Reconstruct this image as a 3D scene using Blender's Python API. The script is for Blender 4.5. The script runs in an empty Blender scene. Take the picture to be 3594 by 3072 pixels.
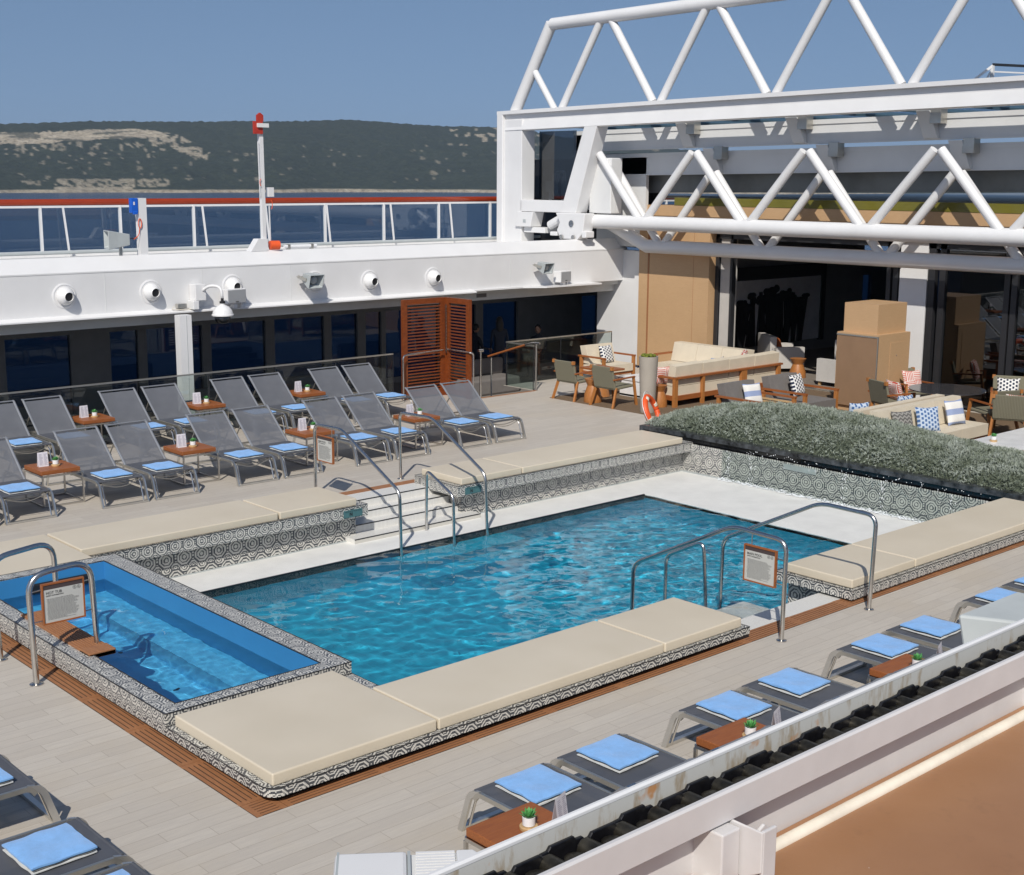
import bpy, bmesh, math, random
import numpy as np
from mathutils import Vector, Matrix, noise
random.seed(7); rng = np.random.default_rng(7)
R = math.radians
sc = bpy.context.scene
# ---------------- camera ----------------
FPX, CX, CY = 4721.9, 1797.0, 1536.0
YAW, PIT, ROL, HC = 0.8367, 0.1906, -0.0058, 4.7
Fv = np.array([math.cos(YAW)*math.cos(PIT), math.sin(YAW)*math.cos(PIT), -math.sin(PIT)])
r0 = np.array([math.sin(YAW), -math.cos(YAW), 0.0]); d0 = np.cross(Fv, r0)
Rv = r0*math.cos(ROL)+d0*math.sin(ROL); Dv = d0*math.cos(ROL)-r0*math.sin(ROL)
cam = bpy.data.objects.new('camera', bpy.data.cameras.new('camera')); sc.collection.objects.link(cam); sc.camera = cam
cam.matrix_world = Matrix(((Rv[0], -Dv[0], -Fv[0], 0), (Rv[1], -Dv[1], -Fv[1], 0), (Rv[2], -Dv[2], -Fv[2], HC), (0, 0, 0, 1)))
cam.data.sensor_width = 36; cam.data.lens = 36*FPX/3594; cam.data.clip_end = 12000; cam.data.clip_start = .1
# ---------------- sky, sun, exposure ----------------
SUN = Vector((.85, .71, -1.0)).normalized()
w = bpy.data.worlds.new('World'); sc.world = w; w.use_nodes = True
wn = w.node_tree; bg = wn.nodes['Background']
sky = wn.nodes.new('ShaderNodeTexSky'); sky.sky_type = 'NISHITA'; sky.sun_disc = False
sky.sun_elevation = math.asin(-SUN.z); sky.sun_rotation = math.atan2(-SUN.x, -SUN.y)
sky.air_density = 1.0; sky.dust_density = .6; sky.ozone_density = 2.0; sky.altitude = 20
# look a little higher into the sky than the true direction: the photographed air is clear and blue right down to the hills
wtc = wn.nodes.new('ShaderNodeTexCoord'); wmp = wn.nodes.new('ShaderNodeMapping'); wmp.vector_type = 'POINT'
wmp.inputs['Scale'].default_value = (1, 1, .85); wmp.inputs['Location'].default_value = (0, 0, .20)
wn.links.new(wtc.outputs['Generated'], wmp.inputs[0]); wn.links.new(wmp.outputs[0], sky.inputs[0])
hs = wn.nodes.new('ShaderNodeHueSaturation'); hs.inputs['Saturation'].default_value = 1.02
wn.links.new(sky.outputs[0], hs.inputs['Color']); wn.links.new(hs.outputs[0], bg.inputs[0]); bg.inputs[1].default_value = .09
sl = bpy.data.lights.new('sun', 'SUN'); sl.energy = 3.9; sl.angle = R(.5); sl.color = (1, .955, .88)
so = bpy.data.objects.new('sun', sl); sc.collection.objects.link(so); so.rotation_euler = SUN.to_track_quat('-Z', 'Y').to_euler()
sl.cycles.is_caustics_light = True
sc.view_settings.view_transform = 'Standard'; sc.view_settings.look = 'None'; sc.view_settings.exposure = 0.06; sc.view_settings.gamma = 1
sc.render.engine = 'CYCLES'; sc.cycles.use_denoising = True; sc.cycles.max_bounces = 8; sc.cycles.transparent_max_bounces = 16
sc.cycles.caustics_reflective = False; sc.cycles.sample_clamp_indirect = 4

# ---------------- helpers ----------------
def coll(): return sc.collection
class MB:
    def __init__(s): s.v = []; s.f = []; s.m = []
    def add(s, vs, fs, mi=0):
        b = len(s.v); s.v += [tuple(map(float, p)) for p in vs]
        for f in fs: s.f.append(tuple(b+i for i in f)); s.m.append(mi)
        return s
    def box(s, x0, y0, z0, x1, y1, z1, mi=0):
        vs = [(x0,y0,z0),(x1,y0,z0),(x1,y1,z0),(x0,y1,z0),(x0,y0,z1),(x1,y0,z1),(x1,y1,z1),(x0,y1,z1)]
        return s.add(vs, [(3,2,1,0),(4,5,6,7),(0,1,5,4),(1,2,6,5),(2,3,7,6),(3,0,4,7)], mi)
    def hexa(s, vs, mi=0):   # 8 points bottom ring then top ring
        return s.add(vs, [(3,2,1,0),(4,5,6,7),(0,1,5,4),(1,2,6,5),(2,3,7,6),(3,0,4,7)], mi)
    def bar(s, a, b, wd, hg, up=(0,0,1), mi=0):   # rectangular bar a->b
        a, b = Vector(a), Vector(b); d = (b-a).normalized(); u = Vector(up)
        if abs(d.dot(u)) > .99: u = Vector((1,0,0))
        sd = d.cross(u).normalized()*wd/2; uu = sd.cross(d).normalized()*hg/2
        return s.hexa([a-sd-uu, a+sd-uu, a+sd+uu, a-sd+uu, b-sd-uu, b+sd-uu, b+sd+uu, b-sd+uu], mi)
    def tube(s, pts, r, n=10, mi=0, ry=None, up=None, cap=True):
        pts = [Vector(p) for p in pts]; N = len(pts); rs = r if isinstance(r, (list, tuple)) else [r]*N
        t0 = (pts[1]-pts[0]).normalized(); u = Vector(up) if up else Vector((0,0,1))
        if abs(t0.dot(u)) > .95: u = Vector((1,0,0))
        side = t0.cross(u).normalized(); b = len(s.v)
        for i, p in enumerate(pts):
            t = (pts[min(i+1, N-1)]-pts[max(i-1, 0)]).normalized()
            side = (side - t*side.dot(t)).normalized(); nn = side.cross(t).normalized()
            k = 1.0
            if 0 < i < N-1:
                c = (pts[i]-pts[i-1]).normalized().dot((pts[i+1]-pts[i]).normalized()); k = 1/max(.5, math.sqrt(max(.01, (1+c)/2)))
            for j in range(n):
                a = 2*math.pi*(j+.5)/n
                s.v.append(tuple(p+side*math.cos(a)*rs[i]*(k if False else 1)+nn*math.sin(a)*(ry or rs[i])))
        for i in range(N-1):
            for j in range(n):
                j2 = (j+1) % n
                s.f.append((b+i*n+j, b+i*n+j2, b+(i+1)*n+j2, b+(i+1)*n+j)); s.m.append(mi)
        if cap:
            s.f.append(tuple(b+j for j in range(n))[::-1]); s.m.append(mi)
            s.f.append(tuple(b+(N-1)*n+j for j in range(n))); s.m.append(mi)
        return s
    def prism(s, poly, axis, a, b, mi=0):   # poly in the two other axes
        n = len(poly)
        def P(u, w, t): return {'x': (t, u, w), 'y': (u, t, w), 'z': (u, w, t)}[axis]
        vs = [P(u, w, a) for u, w in poly]+[P(u, w, b) for u, w in poly]
        fs = [tuple(range(n))[::-1], tuple(range(n, 2*n))]+[(i, (i+1) % n, n+(i+1) % n, n+i) for i in range(n)]
        return s.add(vs, fs, mi)
    def lathe(s, prof, c=(0,0,0), n=20, mi=0, M=None):   # prof [(r,z)]
        b = len(s.v)
        for r_, z in prof:
            for j in range(n):
                a = 2*math.pi*j/n; p = Vector((r_*math.cos(a), r_*math.sin(a), z))
                if M is not None: p = M @ p
                s.v.append((p[0]+c[0], p[1]+c[1], p[2]+c[2]))
        for i in range(len(prof)-1):
            for j in range(n):
                j2 = (j+1) % n; s.f.append((b+i*n+j, b+i*n+j2, b+(i+1)*n+j2, b+(i+1)*n+j)); s.m.append(mi)
        s.f.append(tuple(b+j for j in range(n))[::-1]); s.m.append(mi)
        s.f.append(tuple(b+(len(prof)-1)*n+j for j in range(n))); s.m.append(mi)
        return s
    def ball(s, c, rx, ry=None, rz=None, n=14, mi=0):
        ry = ry or rx; rz = rz or rx
        pr = [(math.sin(math.pi*i/n), -math.cos(math.pi*i/n)) for i in range(1, n)]
        M = Matrix.Diagonal((rx, ry, rz))
        return s.lathe(pr, c, n+4, mi, M)
    def build(s, name, mat, parent=None, smooth=False, bevel=0, seg=2, sub=0, rec=False):
        off = Vector((0,0,0)); p = parent
        while p is not None: off += p.location; p = p.parent
        me = bpy.data.meshes.new(name)
        me.from_pydata([tuple(Vector(v)-off) for v in s.v] if off.length > 0 else s.v, [], s.f); me.update()
        mats = mat if isinstance(mat, (list, tuple)) else [mat]
        for m_ in mats: me.materials.append(m_)
        if len(mats) > 1: me.polygons.foreach_set('material_index', s.m)
        bm = bmesh.new(); bm.from_mesh(me); bmesh.ops.recalc_face_normals(bm, faces=bm.faces); bm.to_mesh(me); bm.free()
        o = bpy.data.objects.new(name, me); coll().objects.link(o)
        if parent is not None: o.parent = parent
        if smooth:
            for q in me.polygons: q.use_smooth = True
            if smooth == 'auto': md = o.modifiers.new('edge', 'EDGE_SPLIT'); md.split_angle = R(40)
        if bevel: md = o.modifiers.new('bevel', 'BEVEL'); md.width = bevel; md.segments = seg; md.limit_method = 'ANGLE'; md.angle_limit = R(50)
        if sub: md = o.modifiers.new('sub', 'SUBSURF'); md.levels = md.render_levels = sub
        if rec: o.cycles.is_caustics_receiver = True
        return o
def fillet(pts, r, n=6):
    pts = [Vector(p) for p in pts]; out = [pts[0]]
    for i in range(1, len(pts)-1):
        a, p, b = pts[i-1], pts[i], pts[i+1]; da = (a-p); db = (b-p)
        q = min(r, da.length*.48, db.length*.48); A = p+da.normalized()*q; B = p+db.normalized()*q
        for k in range(n+1):
            t = k/n; out.append(A*(1-t)**2+p*2*t*(1-t)+B*t*t)
    out.append(pts[-1]); return out
def T(name, label, cat, loc=(0,0,0), group=None, rz=0):
    o = bpy.data.objects.new(name, None); coll().objects.link(o); o.location = loc; o.rotation_euler = (0,0,rz); o.empty_display_size = .1
    o['label'] = label; o['category'] = cat
    if group: o['group'] = group
    return o
def tag(o, label=None, cat=None, group=None, kind=None):
    for k, v in (('label', label), ('category', cat), ('group', group), ('kind', kind)):
        if v: o[k] = v
    return o
def kids(o): return [c for c in ALLCH.get(o.name, ())] if False else [c for c in bpy.data.objects if c.parent == o]
def tree_of(o): return [(c, tree_of(c)) for c in kids(o)]
def dup(o, tree, loc=None, rz=None, label=None, par=None, group=None):
    c = o.copy(); coll().objects.link(c); c.parent = par
    if loc is not None: c.location = loc
    if rz is not None: c.rotation_euler = (0,0,rz)
    if label: c['label'] = label
    if group: c['group'] = group
    for ch, sub in tree: dup(ch, sub, par=c)
    return c
class Kind:   # a thing built once at the origin, moved for the first use, copied afterwards
    def __init__(s, root): s.root = root; s.used = False; s.tree = None
    def put(s, loc, rz=0, label=None, group=None):
        if not s.used:
            s.used = True; s.tree = tree_of(s.root); s.root.location = loc; s.root.rotation_euler = (0,0,rz)
            if label: s.root['label'] = label
            if group: s.root['group'] = group
            return s.root
        return dup(s.root, s.tree, loc, rz, label, None, group)

# ---------------- materials ----------------
def newmat(name):
    m = bpy.data.materials.new(name); m.use_nodes = True; nt = m.node_tree; b = nt.nodes['Principled BSDF']; return m, nt, b
def nd(nt, t, **k):
    n = nt.nodes.new(t)
    for a, v in k.items():
        if isinstance(a, str) and a.startswith('i'): n.inputs[int(a[1:])].default_value = v
        else: setattr(n, a, v)
    return n
def mth(nt, op, a, b=None, c=None):
    n = nt.nodes.new('ShaderNodeMath'); n.operation = op
    for i, x in enumerate((a, b, c)):
        if x is None: continue
        if isinstance(x, (int, float)): n.inputs[i].default_value = x
        else: nt.links.new(x, n.inputs[i])
    return n.outputs[0]
def mixc(nt, fac, c1, c2):
    n = nt.nodes.new('ShaderNodeMix'); n.data_type = 'RGBA'
    for i, x in ((0, fac), (6, c1), (7, c2)):
        if isinstance(x, (int, float)): n.inputs[i].default_value = x
        elif isinstance(x, tuple): n.inputs[i].default_value = (*x, 1) if len(x) == 3 else x
        else: nt.links.new(x, n.inputs[i])
    return n.outputs[2]
def coords(nt, scale=(1,1,1), rot=(0,0,0), which='Object'):
    tc = nt.nodes.new('ShaderNodeTexCoord'); mp = nt.nodes.new('ShaderNodeMapping')
    mp.inputs['Scale'].default_value = scale; mp.inputs['Rotation'].default_value = rot
    nt.links.new(tc.outputs[which], mp.inputs[0]); return mp.outputs[0]
def noi(nt, vec, scale, detail=3, rough=.5, dist=0):
    n = nt.nodes.new('ShaderNodeTexNoise'); n.inputs['Scale'].default_value = scale; n.inputs['Detail'].default_value = detail
    n.inputs['Roughness'].default_value = rough; n.inputs['Distortion'].default_value = dist
    if vec is not None: nt.links.new(vec, n.inputs['Vector'])
    return n.outputs['Fac']
def ramp(nt, fac, stops):
    n = nt.nodes.new('ShaderNodeValToRGB'); e = n.color_ramp.elements
    while len(e) < len(stops): e.new(.5)
    for q, (p, c) in zip(e, stops): q.position = p; q.color = (*c, 1) if len(c) == 3 else c
    nt.links.new(fac, n.inputs[0]); return n.outputs[0]
def bump(nt, b, h, strength=.3, dist=.01):
    n = nt.nodes.new('ShaderNodeBump'); n.inputs['Strength'].default_value = strength; n.inputs['Distance'].default_value = dist
    nt.links.new(h, n.inputs['Height']); nt.links.new(n.outputs[0], b.inputs['Normal'])
def plain(name, col, rough=.5, metal=0, var=.06, vs=3.0, bs=0, bd=.002, spec=None, bscale=60, stretch=(1,1,1)):
    m, nt, b = newmat(name); v = coords(nt, stretch)
    f = noi(nt, v, vs, 4, .6)
    lo = tuple(max(0, c*(1-var*1.6)) for c in col); hi = tuple(min(1, c*(1+var)) for c in col)
    nt.links.new(ramp(nt, f, [(.3, lo), (.7, hi)]), b.inputs['Base Color'])
    b.inputs['Roughness'].default_value = rough; b.inputs['Metallic'].default_value = metal
    if spec is not None: b.inputs['Specular IOR Level'].default_value = spec
    if bs: bump(nt, b, noi(nt, v, bscale, 3), bs, bd)
    return m
M = {}
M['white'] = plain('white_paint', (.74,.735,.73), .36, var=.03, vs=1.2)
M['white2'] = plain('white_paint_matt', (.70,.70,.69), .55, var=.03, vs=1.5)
M['shade_white'] = plain('shaded_white_paint', (.62,.61,.58), .6, var=.03)  # darker copy of the white, painting in the shade under the fascia
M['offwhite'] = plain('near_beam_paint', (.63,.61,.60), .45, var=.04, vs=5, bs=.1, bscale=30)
M['steel'] = plain('brushed_steel', (.62,.60,.57), .24, 1, .05, 14)
M['alu'] = plain('lounger_aluminium', (.55,.53,.48), .35, .85, .04, 6)
M['alusilver'] = plain('silver_aluminium', (.66,.65,.62), .3, .9, .04, 6)
M['dkmetal'] = plain('dark_bronze_frame', (.035,.036,.04), .4, .3)
M['grey'] = plain('grey_plastic', (.42,.45,.45), .45)
M['black'] = plain('black_rubber', (.012,.012,.014), .5)
M['chain'] = plain('greased_black_chain', (.014,.014,.017), .32, .3, .3, 20, .4, .003)
M['chaingrease'] = plain('chain_pin_grease', (.05,.045,.035), .35, .6, .4, 30)
M['orange'] = plain('orange_plastic', (.75,.10,.02), .5)
M['red'] = plain('red_paint', (.42,.035,.02), .5)
M['blue'] = plain('blue_box_plastic', (.01,.11,.55), .4)
M['paper'] = plain('printed_card', (.68,.66,.70), .7, var=.05, vs=60)
M['ceramic'] = plain('white_ceramic', (.8,.8,.8), .25)
M['lightwood'] = plain('bamboo_saucer', (.55,.36,.17), .6, var=.15, vs=25)
M['leaf'] = plain('succulent_leaf', (.10,.36,.10), .5, var=.35, vs=30)
M['moss'] = plain('moss', (.16,.19,.02), .95, var=.5, vs=30, bs=1, bd=.02, bscale=50)
M['pot'] = plain('stone_grey_planter', (.36,.32,.27), .75, var=.05)
M['tubfloor'] = plain('brightened_tub_blue', (.12,.58,.90), .4, var=.05, vs=2)  # lighter copy of the tub blue, standing in for caustic light on the bottom
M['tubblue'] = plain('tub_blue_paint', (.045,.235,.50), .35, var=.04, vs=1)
M['teal'] = plain('teal_marker_plate', (.07,.16,.17), .35, var=.1, vs=20)
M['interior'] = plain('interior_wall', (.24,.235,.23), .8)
M['greyslat'] = plain('backlight_pale_slats', (.72,.71,.72), .7)  # colour lightened to stand in for light coming through the slats
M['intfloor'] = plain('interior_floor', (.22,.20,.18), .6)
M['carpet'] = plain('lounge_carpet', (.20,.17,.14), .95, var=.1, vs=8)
M['skin'] = plain('skin', (.35,.2,.14), .5)
M['hair'] = plain('dark_hair', (.012,.010,.009), .6)
M['cloth_dark'] = plain('dark_clothes', (.02,.025,.04), .8)
M['intfabric'] = plain('grey_armchair_fabric', (.50,.475,.44), .9, var=.05, bs=.2, bscale=120)
M['orangefab'] = plain('rust_orange_fabric', (.42,.10,.02), .9)
M['greyfab'] = plain('taupe_cushion_fabric', (.17,.155,.145), .9, var=.06, vs=6, bs=.2, bscale=150)
M['brownpanel'] = plain('brown_cabinet_panel', (.27,.165,.095), .5, var=.04)
M['marble'] = plain('black_marble_kerb', (.05,.055,.06), .25, var=.6, vs=7, bs=.1)
M['polished'] = plain('polished_black_stone', (.008,.009,.011), .08, var=.5, vs=9)
M['rugm'] = plain('brown_woven_rug', (.16,.105,.06), .95, var=.15, vs=40, bs=.4, bscale=200)
M['gap_soil_dark'] = plain('gap_shade_and_soil', (.015,.012,.01), .8)  # near-black: painted shade in gaps under ledges and slats, also soil
M['darktop'] = plain('smoked_glass_tabletop', (.05,.05,.055), .1)

def pad_mat():
    m, nt, b = newmat('cream_vinyl'); v = coords(nt)
    f = noi(nt, v, 1.3, 3)
    nt.links.new(ramp(nt, f, [(.3, (.60,.525,.405)), (.7, (.645,.57,.45))]), b.inputs['Base Color'])
    b.inputs['Roughness'].default_value = .42; bump(nt, b, noi(nt, v, 4, 2), .15, .01); return m
M['pad'] = pad_mat()
M['cream'] = plain('cream_cushion', (.66,.58,.45), .6, var=.04, vs=3, bs=.15, bscale=6, bd=.01)
def deck_mat():
    m, nt, b = newmat('wood_look_porcelain_planks'); v = coords(nt)
    def br(c1, c2, mo):
        n = nt.nodes.new('ShaderNodeTexBrick'); nt.links.new(v, n.inputs['Vector']); n.offset = .37; n.offset_frequency = 2
        for k, x in (('Color1', c1), ('Color2', c2), ('Mortar', mo)): n.inputs[k].default_value = (*x, 1)
        n.inputs['Scale'].default_value = 1; n.inputs['Mortar Size'].default_value = .0022; n.inputs['Mortar Smooth'].default_value = .3
        n.inputs['Brick Width'].default_value = .9; n.inputs['Row Height'].default_value = .148; return n
    n = br((.50,.45,.385), (.56,.51,.44), (.29,.245,.19))
    st = noi(nt, coords(nt, (1.2, 14, 1)), 3, 5, .65, .6)
    pat = noi(nt, v, .8, 4, .6)
    c = mixc(nt, mth(nt, 'MULTIPLY', ramp(nt, st, [(.35, (0,0,0)), (.75, (1,1,1))]), .55), n.outputs['Color'], (.41,.37,.33))
    c = mixc(nt, mth(nt, 'MULTIPLY', ramp(nt, pat, [(.5, (0,0,0)), (.72, (1,1,1))]), .35), c, (.50,.42,.31))
    sp = noi(nt, v, 26, 3, .6)
    c = mixc(nt, mth(nt, 'MULTIPLY', ramp(nt, sp, [(.62, (0,0,0)), (.75, (1,1,1))]), .12), c, (.25,.22,.2))
    nt.links.new(c, b.inputs['Base Color']); b.inputs['Roughness'].default_value = .55
    bump(nt, b, mth(nt, 'ADD', mth(nt, 'MULTIPLY', n.outputs['Fac'], -1), mth(nt, 'MULTIPLY', st, .15)), .35, .003); return m
M['deck'] = deck_mat()
def mosaic(name='octagon_mosaic', a=.19, q=.0105, white=(.70,.68,.62), dark=(.05,.055,.065)):
    m, nt, b = newmat(name)
    tc = nt.nodes.new('ShaderNodeTexCoord'); sx = nt.nodes.new('ShaderNodeSeparateXYZ'); nt.links.new(tc.outputs['Object'], sx.inputs[0])
    ge = nt.nodes.new('ShaderNodeNewGeometry'); sn = nt.nodes.new('ShaderNodeSeparateXYZ'); nt.links.new(ge.outputs['True Normal'], sn.inputs[0])
    ax = mth(nt, 'GREATER_THAN', mth(nt, 'ABSOLUTE', sn.outputs[0]), .6); ay = mth(nt, 'GREATER_THAN', mth(nt, 'ABSOLUTE', sn.outputs[1]), .6)
    X, Y, Z = sx.outputs
    def sel(c, p, r_): return mth(nt, 'ADD', mth(nt, 'MULTIPLY', c, p), mth(nt, 'MULTIPLY', mth(nt, 'SUBTRACT', 1, c), r_))
    u = sel(ax, Y, X); vv = sel(mth(nt, 'MAXIMUM', ax, ay), Z, Y)
    def quant(x): return mth(nt, 'MULTIPLY', mth(nt, 'ADD', mth(nt, 'FLOOR', mth(nt, 'DIVIDE', x, q)), .5), q)
    uq, vq = quant(u), quant(mth(nt, 'ADD', vv, .043))
    # slight shear between rows so the pattern is not a plain grid
    row = mth(nt, 'FLOOR', mth(nt, 'DIVIDE', vq, a))
    uq2 = mth(nt, 'ADD', uq, mth(nt, 'MULTIPLY', row, a*.5))
    fu = mth(nt, 'SUBTRACT', mth(nt, 'FRACT', mth(nt, 'DIVIDE', uq2, a)), .5); fv = mth(nt, 'SUBTRACT', mth(nt, 'FRACT', mth(nt, 'DIVIDE', vq, a)), .5)
    au, av = mth(nt, 'ABSOLUTE', fu), mth(nt, 'ABSOLUTE', fv)
    d = mth(nt, 'MAXIMUM', mth(nt, 'MAXIMUM', au, av), mth(nt, 'MULTIPLY', mth(nt, 'ADD', au, av), .72))
    w1 = mth(nt, 'LESS_THAN', mth(nt, 'FRACT', mth(nt, 'MULTIPLY', d, 6.6)), .56)
    cu = mth(nt, 'SUBTRACT', .5, au); cv = mth(nt, 'SUBTRACT', .5, av)
    d2 = mth(nt, 'MAXIMUM', mth(nt, 'MAXIMUM', cu, cv), mth(nt, 'MULTIPLY', mth(nt, 'ADD', cu, cv), .72))
    w2 = mth(nt, 'LESS_THAN', mth(nt, 'FRACT', mth(nt, 'ADD', mth(nt, 'MULTIPLY', d2, 8), .5)), .5)
    big = mth(nt, 'LESS_THAN', d, .455)
    pat = sel(big, w1, w2)
    gu = mth(nt, 'FRACT', mth(nt, 'DIVIDE', u, q)); gv = mth(nt, 'FRACT', mth(nt, 'DIVIDE', mth(nt, 'ADD', vv, .043), q))
    gr = mth(nt, 'MAXIMUM', mth(nt, 'GREATER_THAN', gu, .86), mth(nt, 'GREATER_THAN', gv, .86))
    f = noi(nt, tc.outputs['Object'], 35, 2)
    cw = mixc(nt, f, white, tuple(c*.86 for c in white))
    c = mixc(nt, pat, dark, cw); c = mixc(nt, mth(nt, 'MULTIPLY', gr, .45), c, (.2,.2,.2))
    nt.links.new(c, b.inputs['Base Color']); b.inputs['Roughness'].default_value = .3; return m
M['mosaic'] = mosaic(); M['mosaicL'] = mosaic('octagon_mosaic_large', .255, .0125)
def whitetile():
    m, nt, b = newmat('white_mosaic'); v = coords(nt)
    n = nt.nodes.new('ShaderNodeTexBrick'); n.offset = 0; nt.links.new(v, n.inputs['Vector'])
    for k, x in (('Color1', (.74,.73,.70)), ('Color2', (.70,.69,.66)), ('Mortar', (.55,.53,.48))): n.inputs[k].default_value = (*x, 1)
    n.inputs['Scale'].default_value = 1; n.inputs['Mortar Size'].default_value = .0022; n.inputs['Brick Width'].default_value = .024; n.inputs['Row Height'].default_value = .024
    nt.links.new(n.outputs['Color'], b.inputs['Base Color']); b.inputs['Roughness'].default_value = .35; return m
M['whitetile'] = whitetile()
def pooltile(name, col, var=.08):
    m, nt, b = newmat(name); v = coords(nt)
    n = nt.nodes.new('ShaderNodeTexBrick'); n.offset = 0; nt.links.new(v, n.inputs['Vector'])
    for k, s_ in (('Color1', 1), ('Color2', 1-var), ('Mortar', .8)): n.inputs[k].default_value = (*[c*s_ for c in col], 1)
    n.inputs['Scale'].default_value = 1; n.inputs['Mortar Size'].default_value = .003; n.inputs['Brick Width'].default_value = .1; n.inputs['Row Height'].default_value = .1
    nt.links.new(n.outputs['Color'], b.inputs['Base Color']); b.inputs['Roughness'].default_value = .5; return m
M['poolblue'] = pooltile('turquoise_pool_tile', (.022,.47,.68)); M['pooldark'] = pooltile('dark_pool_tile_reflection', (.01,.035,.045))
M['shelf'] = plain('pale_beach_shelf_stone', (.80,.79,.755), .35, var=.05, vs=2.5, bs=.1, bscale=10)
def wood(name, c1, c2, sc_=(2,26,26), rough=.45, vs=3, spec=None):
    m, nt, b = newmat(name); st = noi(nt, coords(nt, sc_), vs, 5, .6, .8); pa = noi(nt, coords(nt), 2.2, 3)
    c = ramp(nt, st, [(.25, c1), (.75, c2)]); c = mixc(nt, mth(nt, 'MULTIPLY', pa, .35), c, tuple(x*.75 for x in c1))
    nt.links.new(c, b.inputs['Base Color']); b.inputs['Roughness'].default_value = rough
    bump(nt, b, st, .12, .003); return m
M['teak'] = wood('oiled_teak', (.23,.065,.018), (.40,.135,.035))
M['teak_y'] = wood('oiled_teak_y', (.23,.065,.018), (.40,.135,.035), (26,2,26))
M['teakleg'] = wood('teak_leg', (.33,.12,.03), (.50,.21,.06), (26,26,2))
M['grate'] = wood('teak_grating', (.25,.105,.045), (.44,.20,.085), (3,30,30), .6)
M['grate_y'] = wood('teak_grating_y', (.25,.105,.045), (.44,.20,.085), (30,3,30), .6)
M['mahog'] = wood('varnished_rail', (.22,.022,.006), (.36,.05,.012), (1.5,26,26), .15)
M['oak'] = wood('pale_oak_panel', (.50,.315,.165), (.58,.38,.21), (3,3,30), .5)
M['screen'] = wood('teak_screen', (.13,.028,.007), (.28,.070,.016), (3,3,10), .4)  # screens
M['browndeck'] = plain('brown_painted_deck', (.335,.165,.075), .42, var=.08, vs=1.6, bs=.12, bscale=14, bd=.004)
def bdeck():
    m, nt, b = newmat('brown_painted_deck'); v = coords(nt); f = noi(nt, v, 1.7, 4, .6); g = noi(nt, v, 55, 2); h = noi(nt, v, 9, 5, .7)
    c = ramp(nt, f, [(.3, (.31,.15,.068)), (.7, (.365,.185,.088))]); c = mixc(nt, ramp(nt, g, [(.80, (0,0,0)), (.815, (1,1,1))]), c, (.62,.55,.48))
    c = mixc(nt, mth(nt, 'MULTIPLY', ramp(nt, h, [(.58, (0,0,0)), (.70, (1,1,1))]), .25), c, (.20,.10,.05))
    nt.links.new(c, b.inputs['Base Color']); b.inputs['Roughness'].default_value = .38; bump(nt, b, mth(nt, 'ADD', h, mth(nt, 'MULTIPLY', g, .3)), .25, .004); return m
M['browndeck'] = bdeck()
M['caulk'] = plain('cream_caulk', (.72,.66,.55), .5, var=.08, vs=8, bs=.4, bscale=14, bd=.006)
def sling(name, col, tr):
    m, nt, b = newmat(name); v = coords(nt)
    f = noi(nt, v, 5, 3); nt.links.new(ramp(nt, f, [(.3, tuple(c*.93 for c in col)), (.7, tuple(c*1.07 for c in col))]), b.inputs['Base Color'])
    b.inputs['Roughness'].default_value = .55
    t = nt.nodes.new('ShaderNodeBsdfTransparent'); mx = nt.nodes.new('ShaderNodeMixShader'); mx.inputs[0].default_value = tr
    out = nt.nodes['Material Output']; nt.links.new(b.outputs[0], mx.inputs[1]); nt.links.new(t.outputs[0], mx.inputs[2]); nt.links.new(mx.outputs[0], out.inputs[0])
    return m
M['sling'] = sling('grey_mesh_sling', (.135,.14,.155), .13)
M['slingseat'] = sling('grey_mesh_seat', (.085,.09,.105), .03)
def towelm(name, c):
    m, nt, b = newmat(name); v = coords(nt); f = noi(nt, v, 9, 4, .7)
    nt.links.new(ramp(nt, f, [(.3, tuple(x*.88 for x in c)), (.7, tuple(min(1, x*1.1) for x in c))]), b.inputs['Base Color'])
    b.inputs['Roughness'].default_value = .95; b.inputs['Sheen Weight'].default_value = .3
    bump(nt, b, noi(nt, v, 160, 3, .7), .7, .004); return m
M['towel'] = towelm('blue_terry', (.20,.43,.79)); M['towelback'] = towelm('pale_terry', (.62,.63,.62)); M['toweledge'] = towelm('grey_terry_edge', (.17,.19,.20))
def glassm(name, tint, rough=.0, base=.04, bl=1.45, dirt=0):
    m, nt, b = newmat(name); nt.nodes.remove(b); out = nt.nodes['Material Output']
    t = nt.nodes.new('ShaderNodeBsdfTransparent'); t.inputs[0].default_value = (*tint, 1)
    g = nt.nodes.new('ShaderNodeBsdfGlossy'); g.inputs['Roughness'].default_value = rough; g.inputs[0].default_value = (.95,.97,1,1)
    lw = nt.nodes.new('ShaderNodeLayerWeight'); lw.inputs[0].default_value = .5
    fr = mth(nt, 'ADD', base, mth(nt, 'MULTIPLY', mth(nt, 'POWER', lw.outputs['Facing'], 4.5), .9))
    mx = nt.nodes.new('ShaderNodeMixShader'); nt.links.new(fr, mx.inputs[0]); nt.links.new(t.outputs[0], mx.inputs[1]); nt.links.new(g.outputs[0], mx.inputs[2])
    nt.links.new(mx.outputs[0], out.inputs[0]); return m
M['glass'] = glassm('clear_balustrade_glass', (.80,.85,.84)); M['railglass'] = glassm('windbreak_glass', (.78,.84,.88), bl=1.5)
M['darkglass'] = glassm('smoked_glass', (.30,.33,.36), base=.10); M['winglass'] = glassm('tinted_window_glass', (.16,.24,.32), bl=1.5)
M['roofglass'] = glassm('pale_roof_glass', (.62,.74,.76), bl=1.55)
def waterm(name, col, bs=.2, scale=9, bd=.01):
    m, nt, b = newmat(name); b.inputs['Base Color'].default_value = (*col, 1); b.inputs['Transmission Weight'].default_value = 1
    b.inputs['IOR'].default_value = 1.33; b.inputs['Roughness'].default_value = 0
    return m
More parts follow.
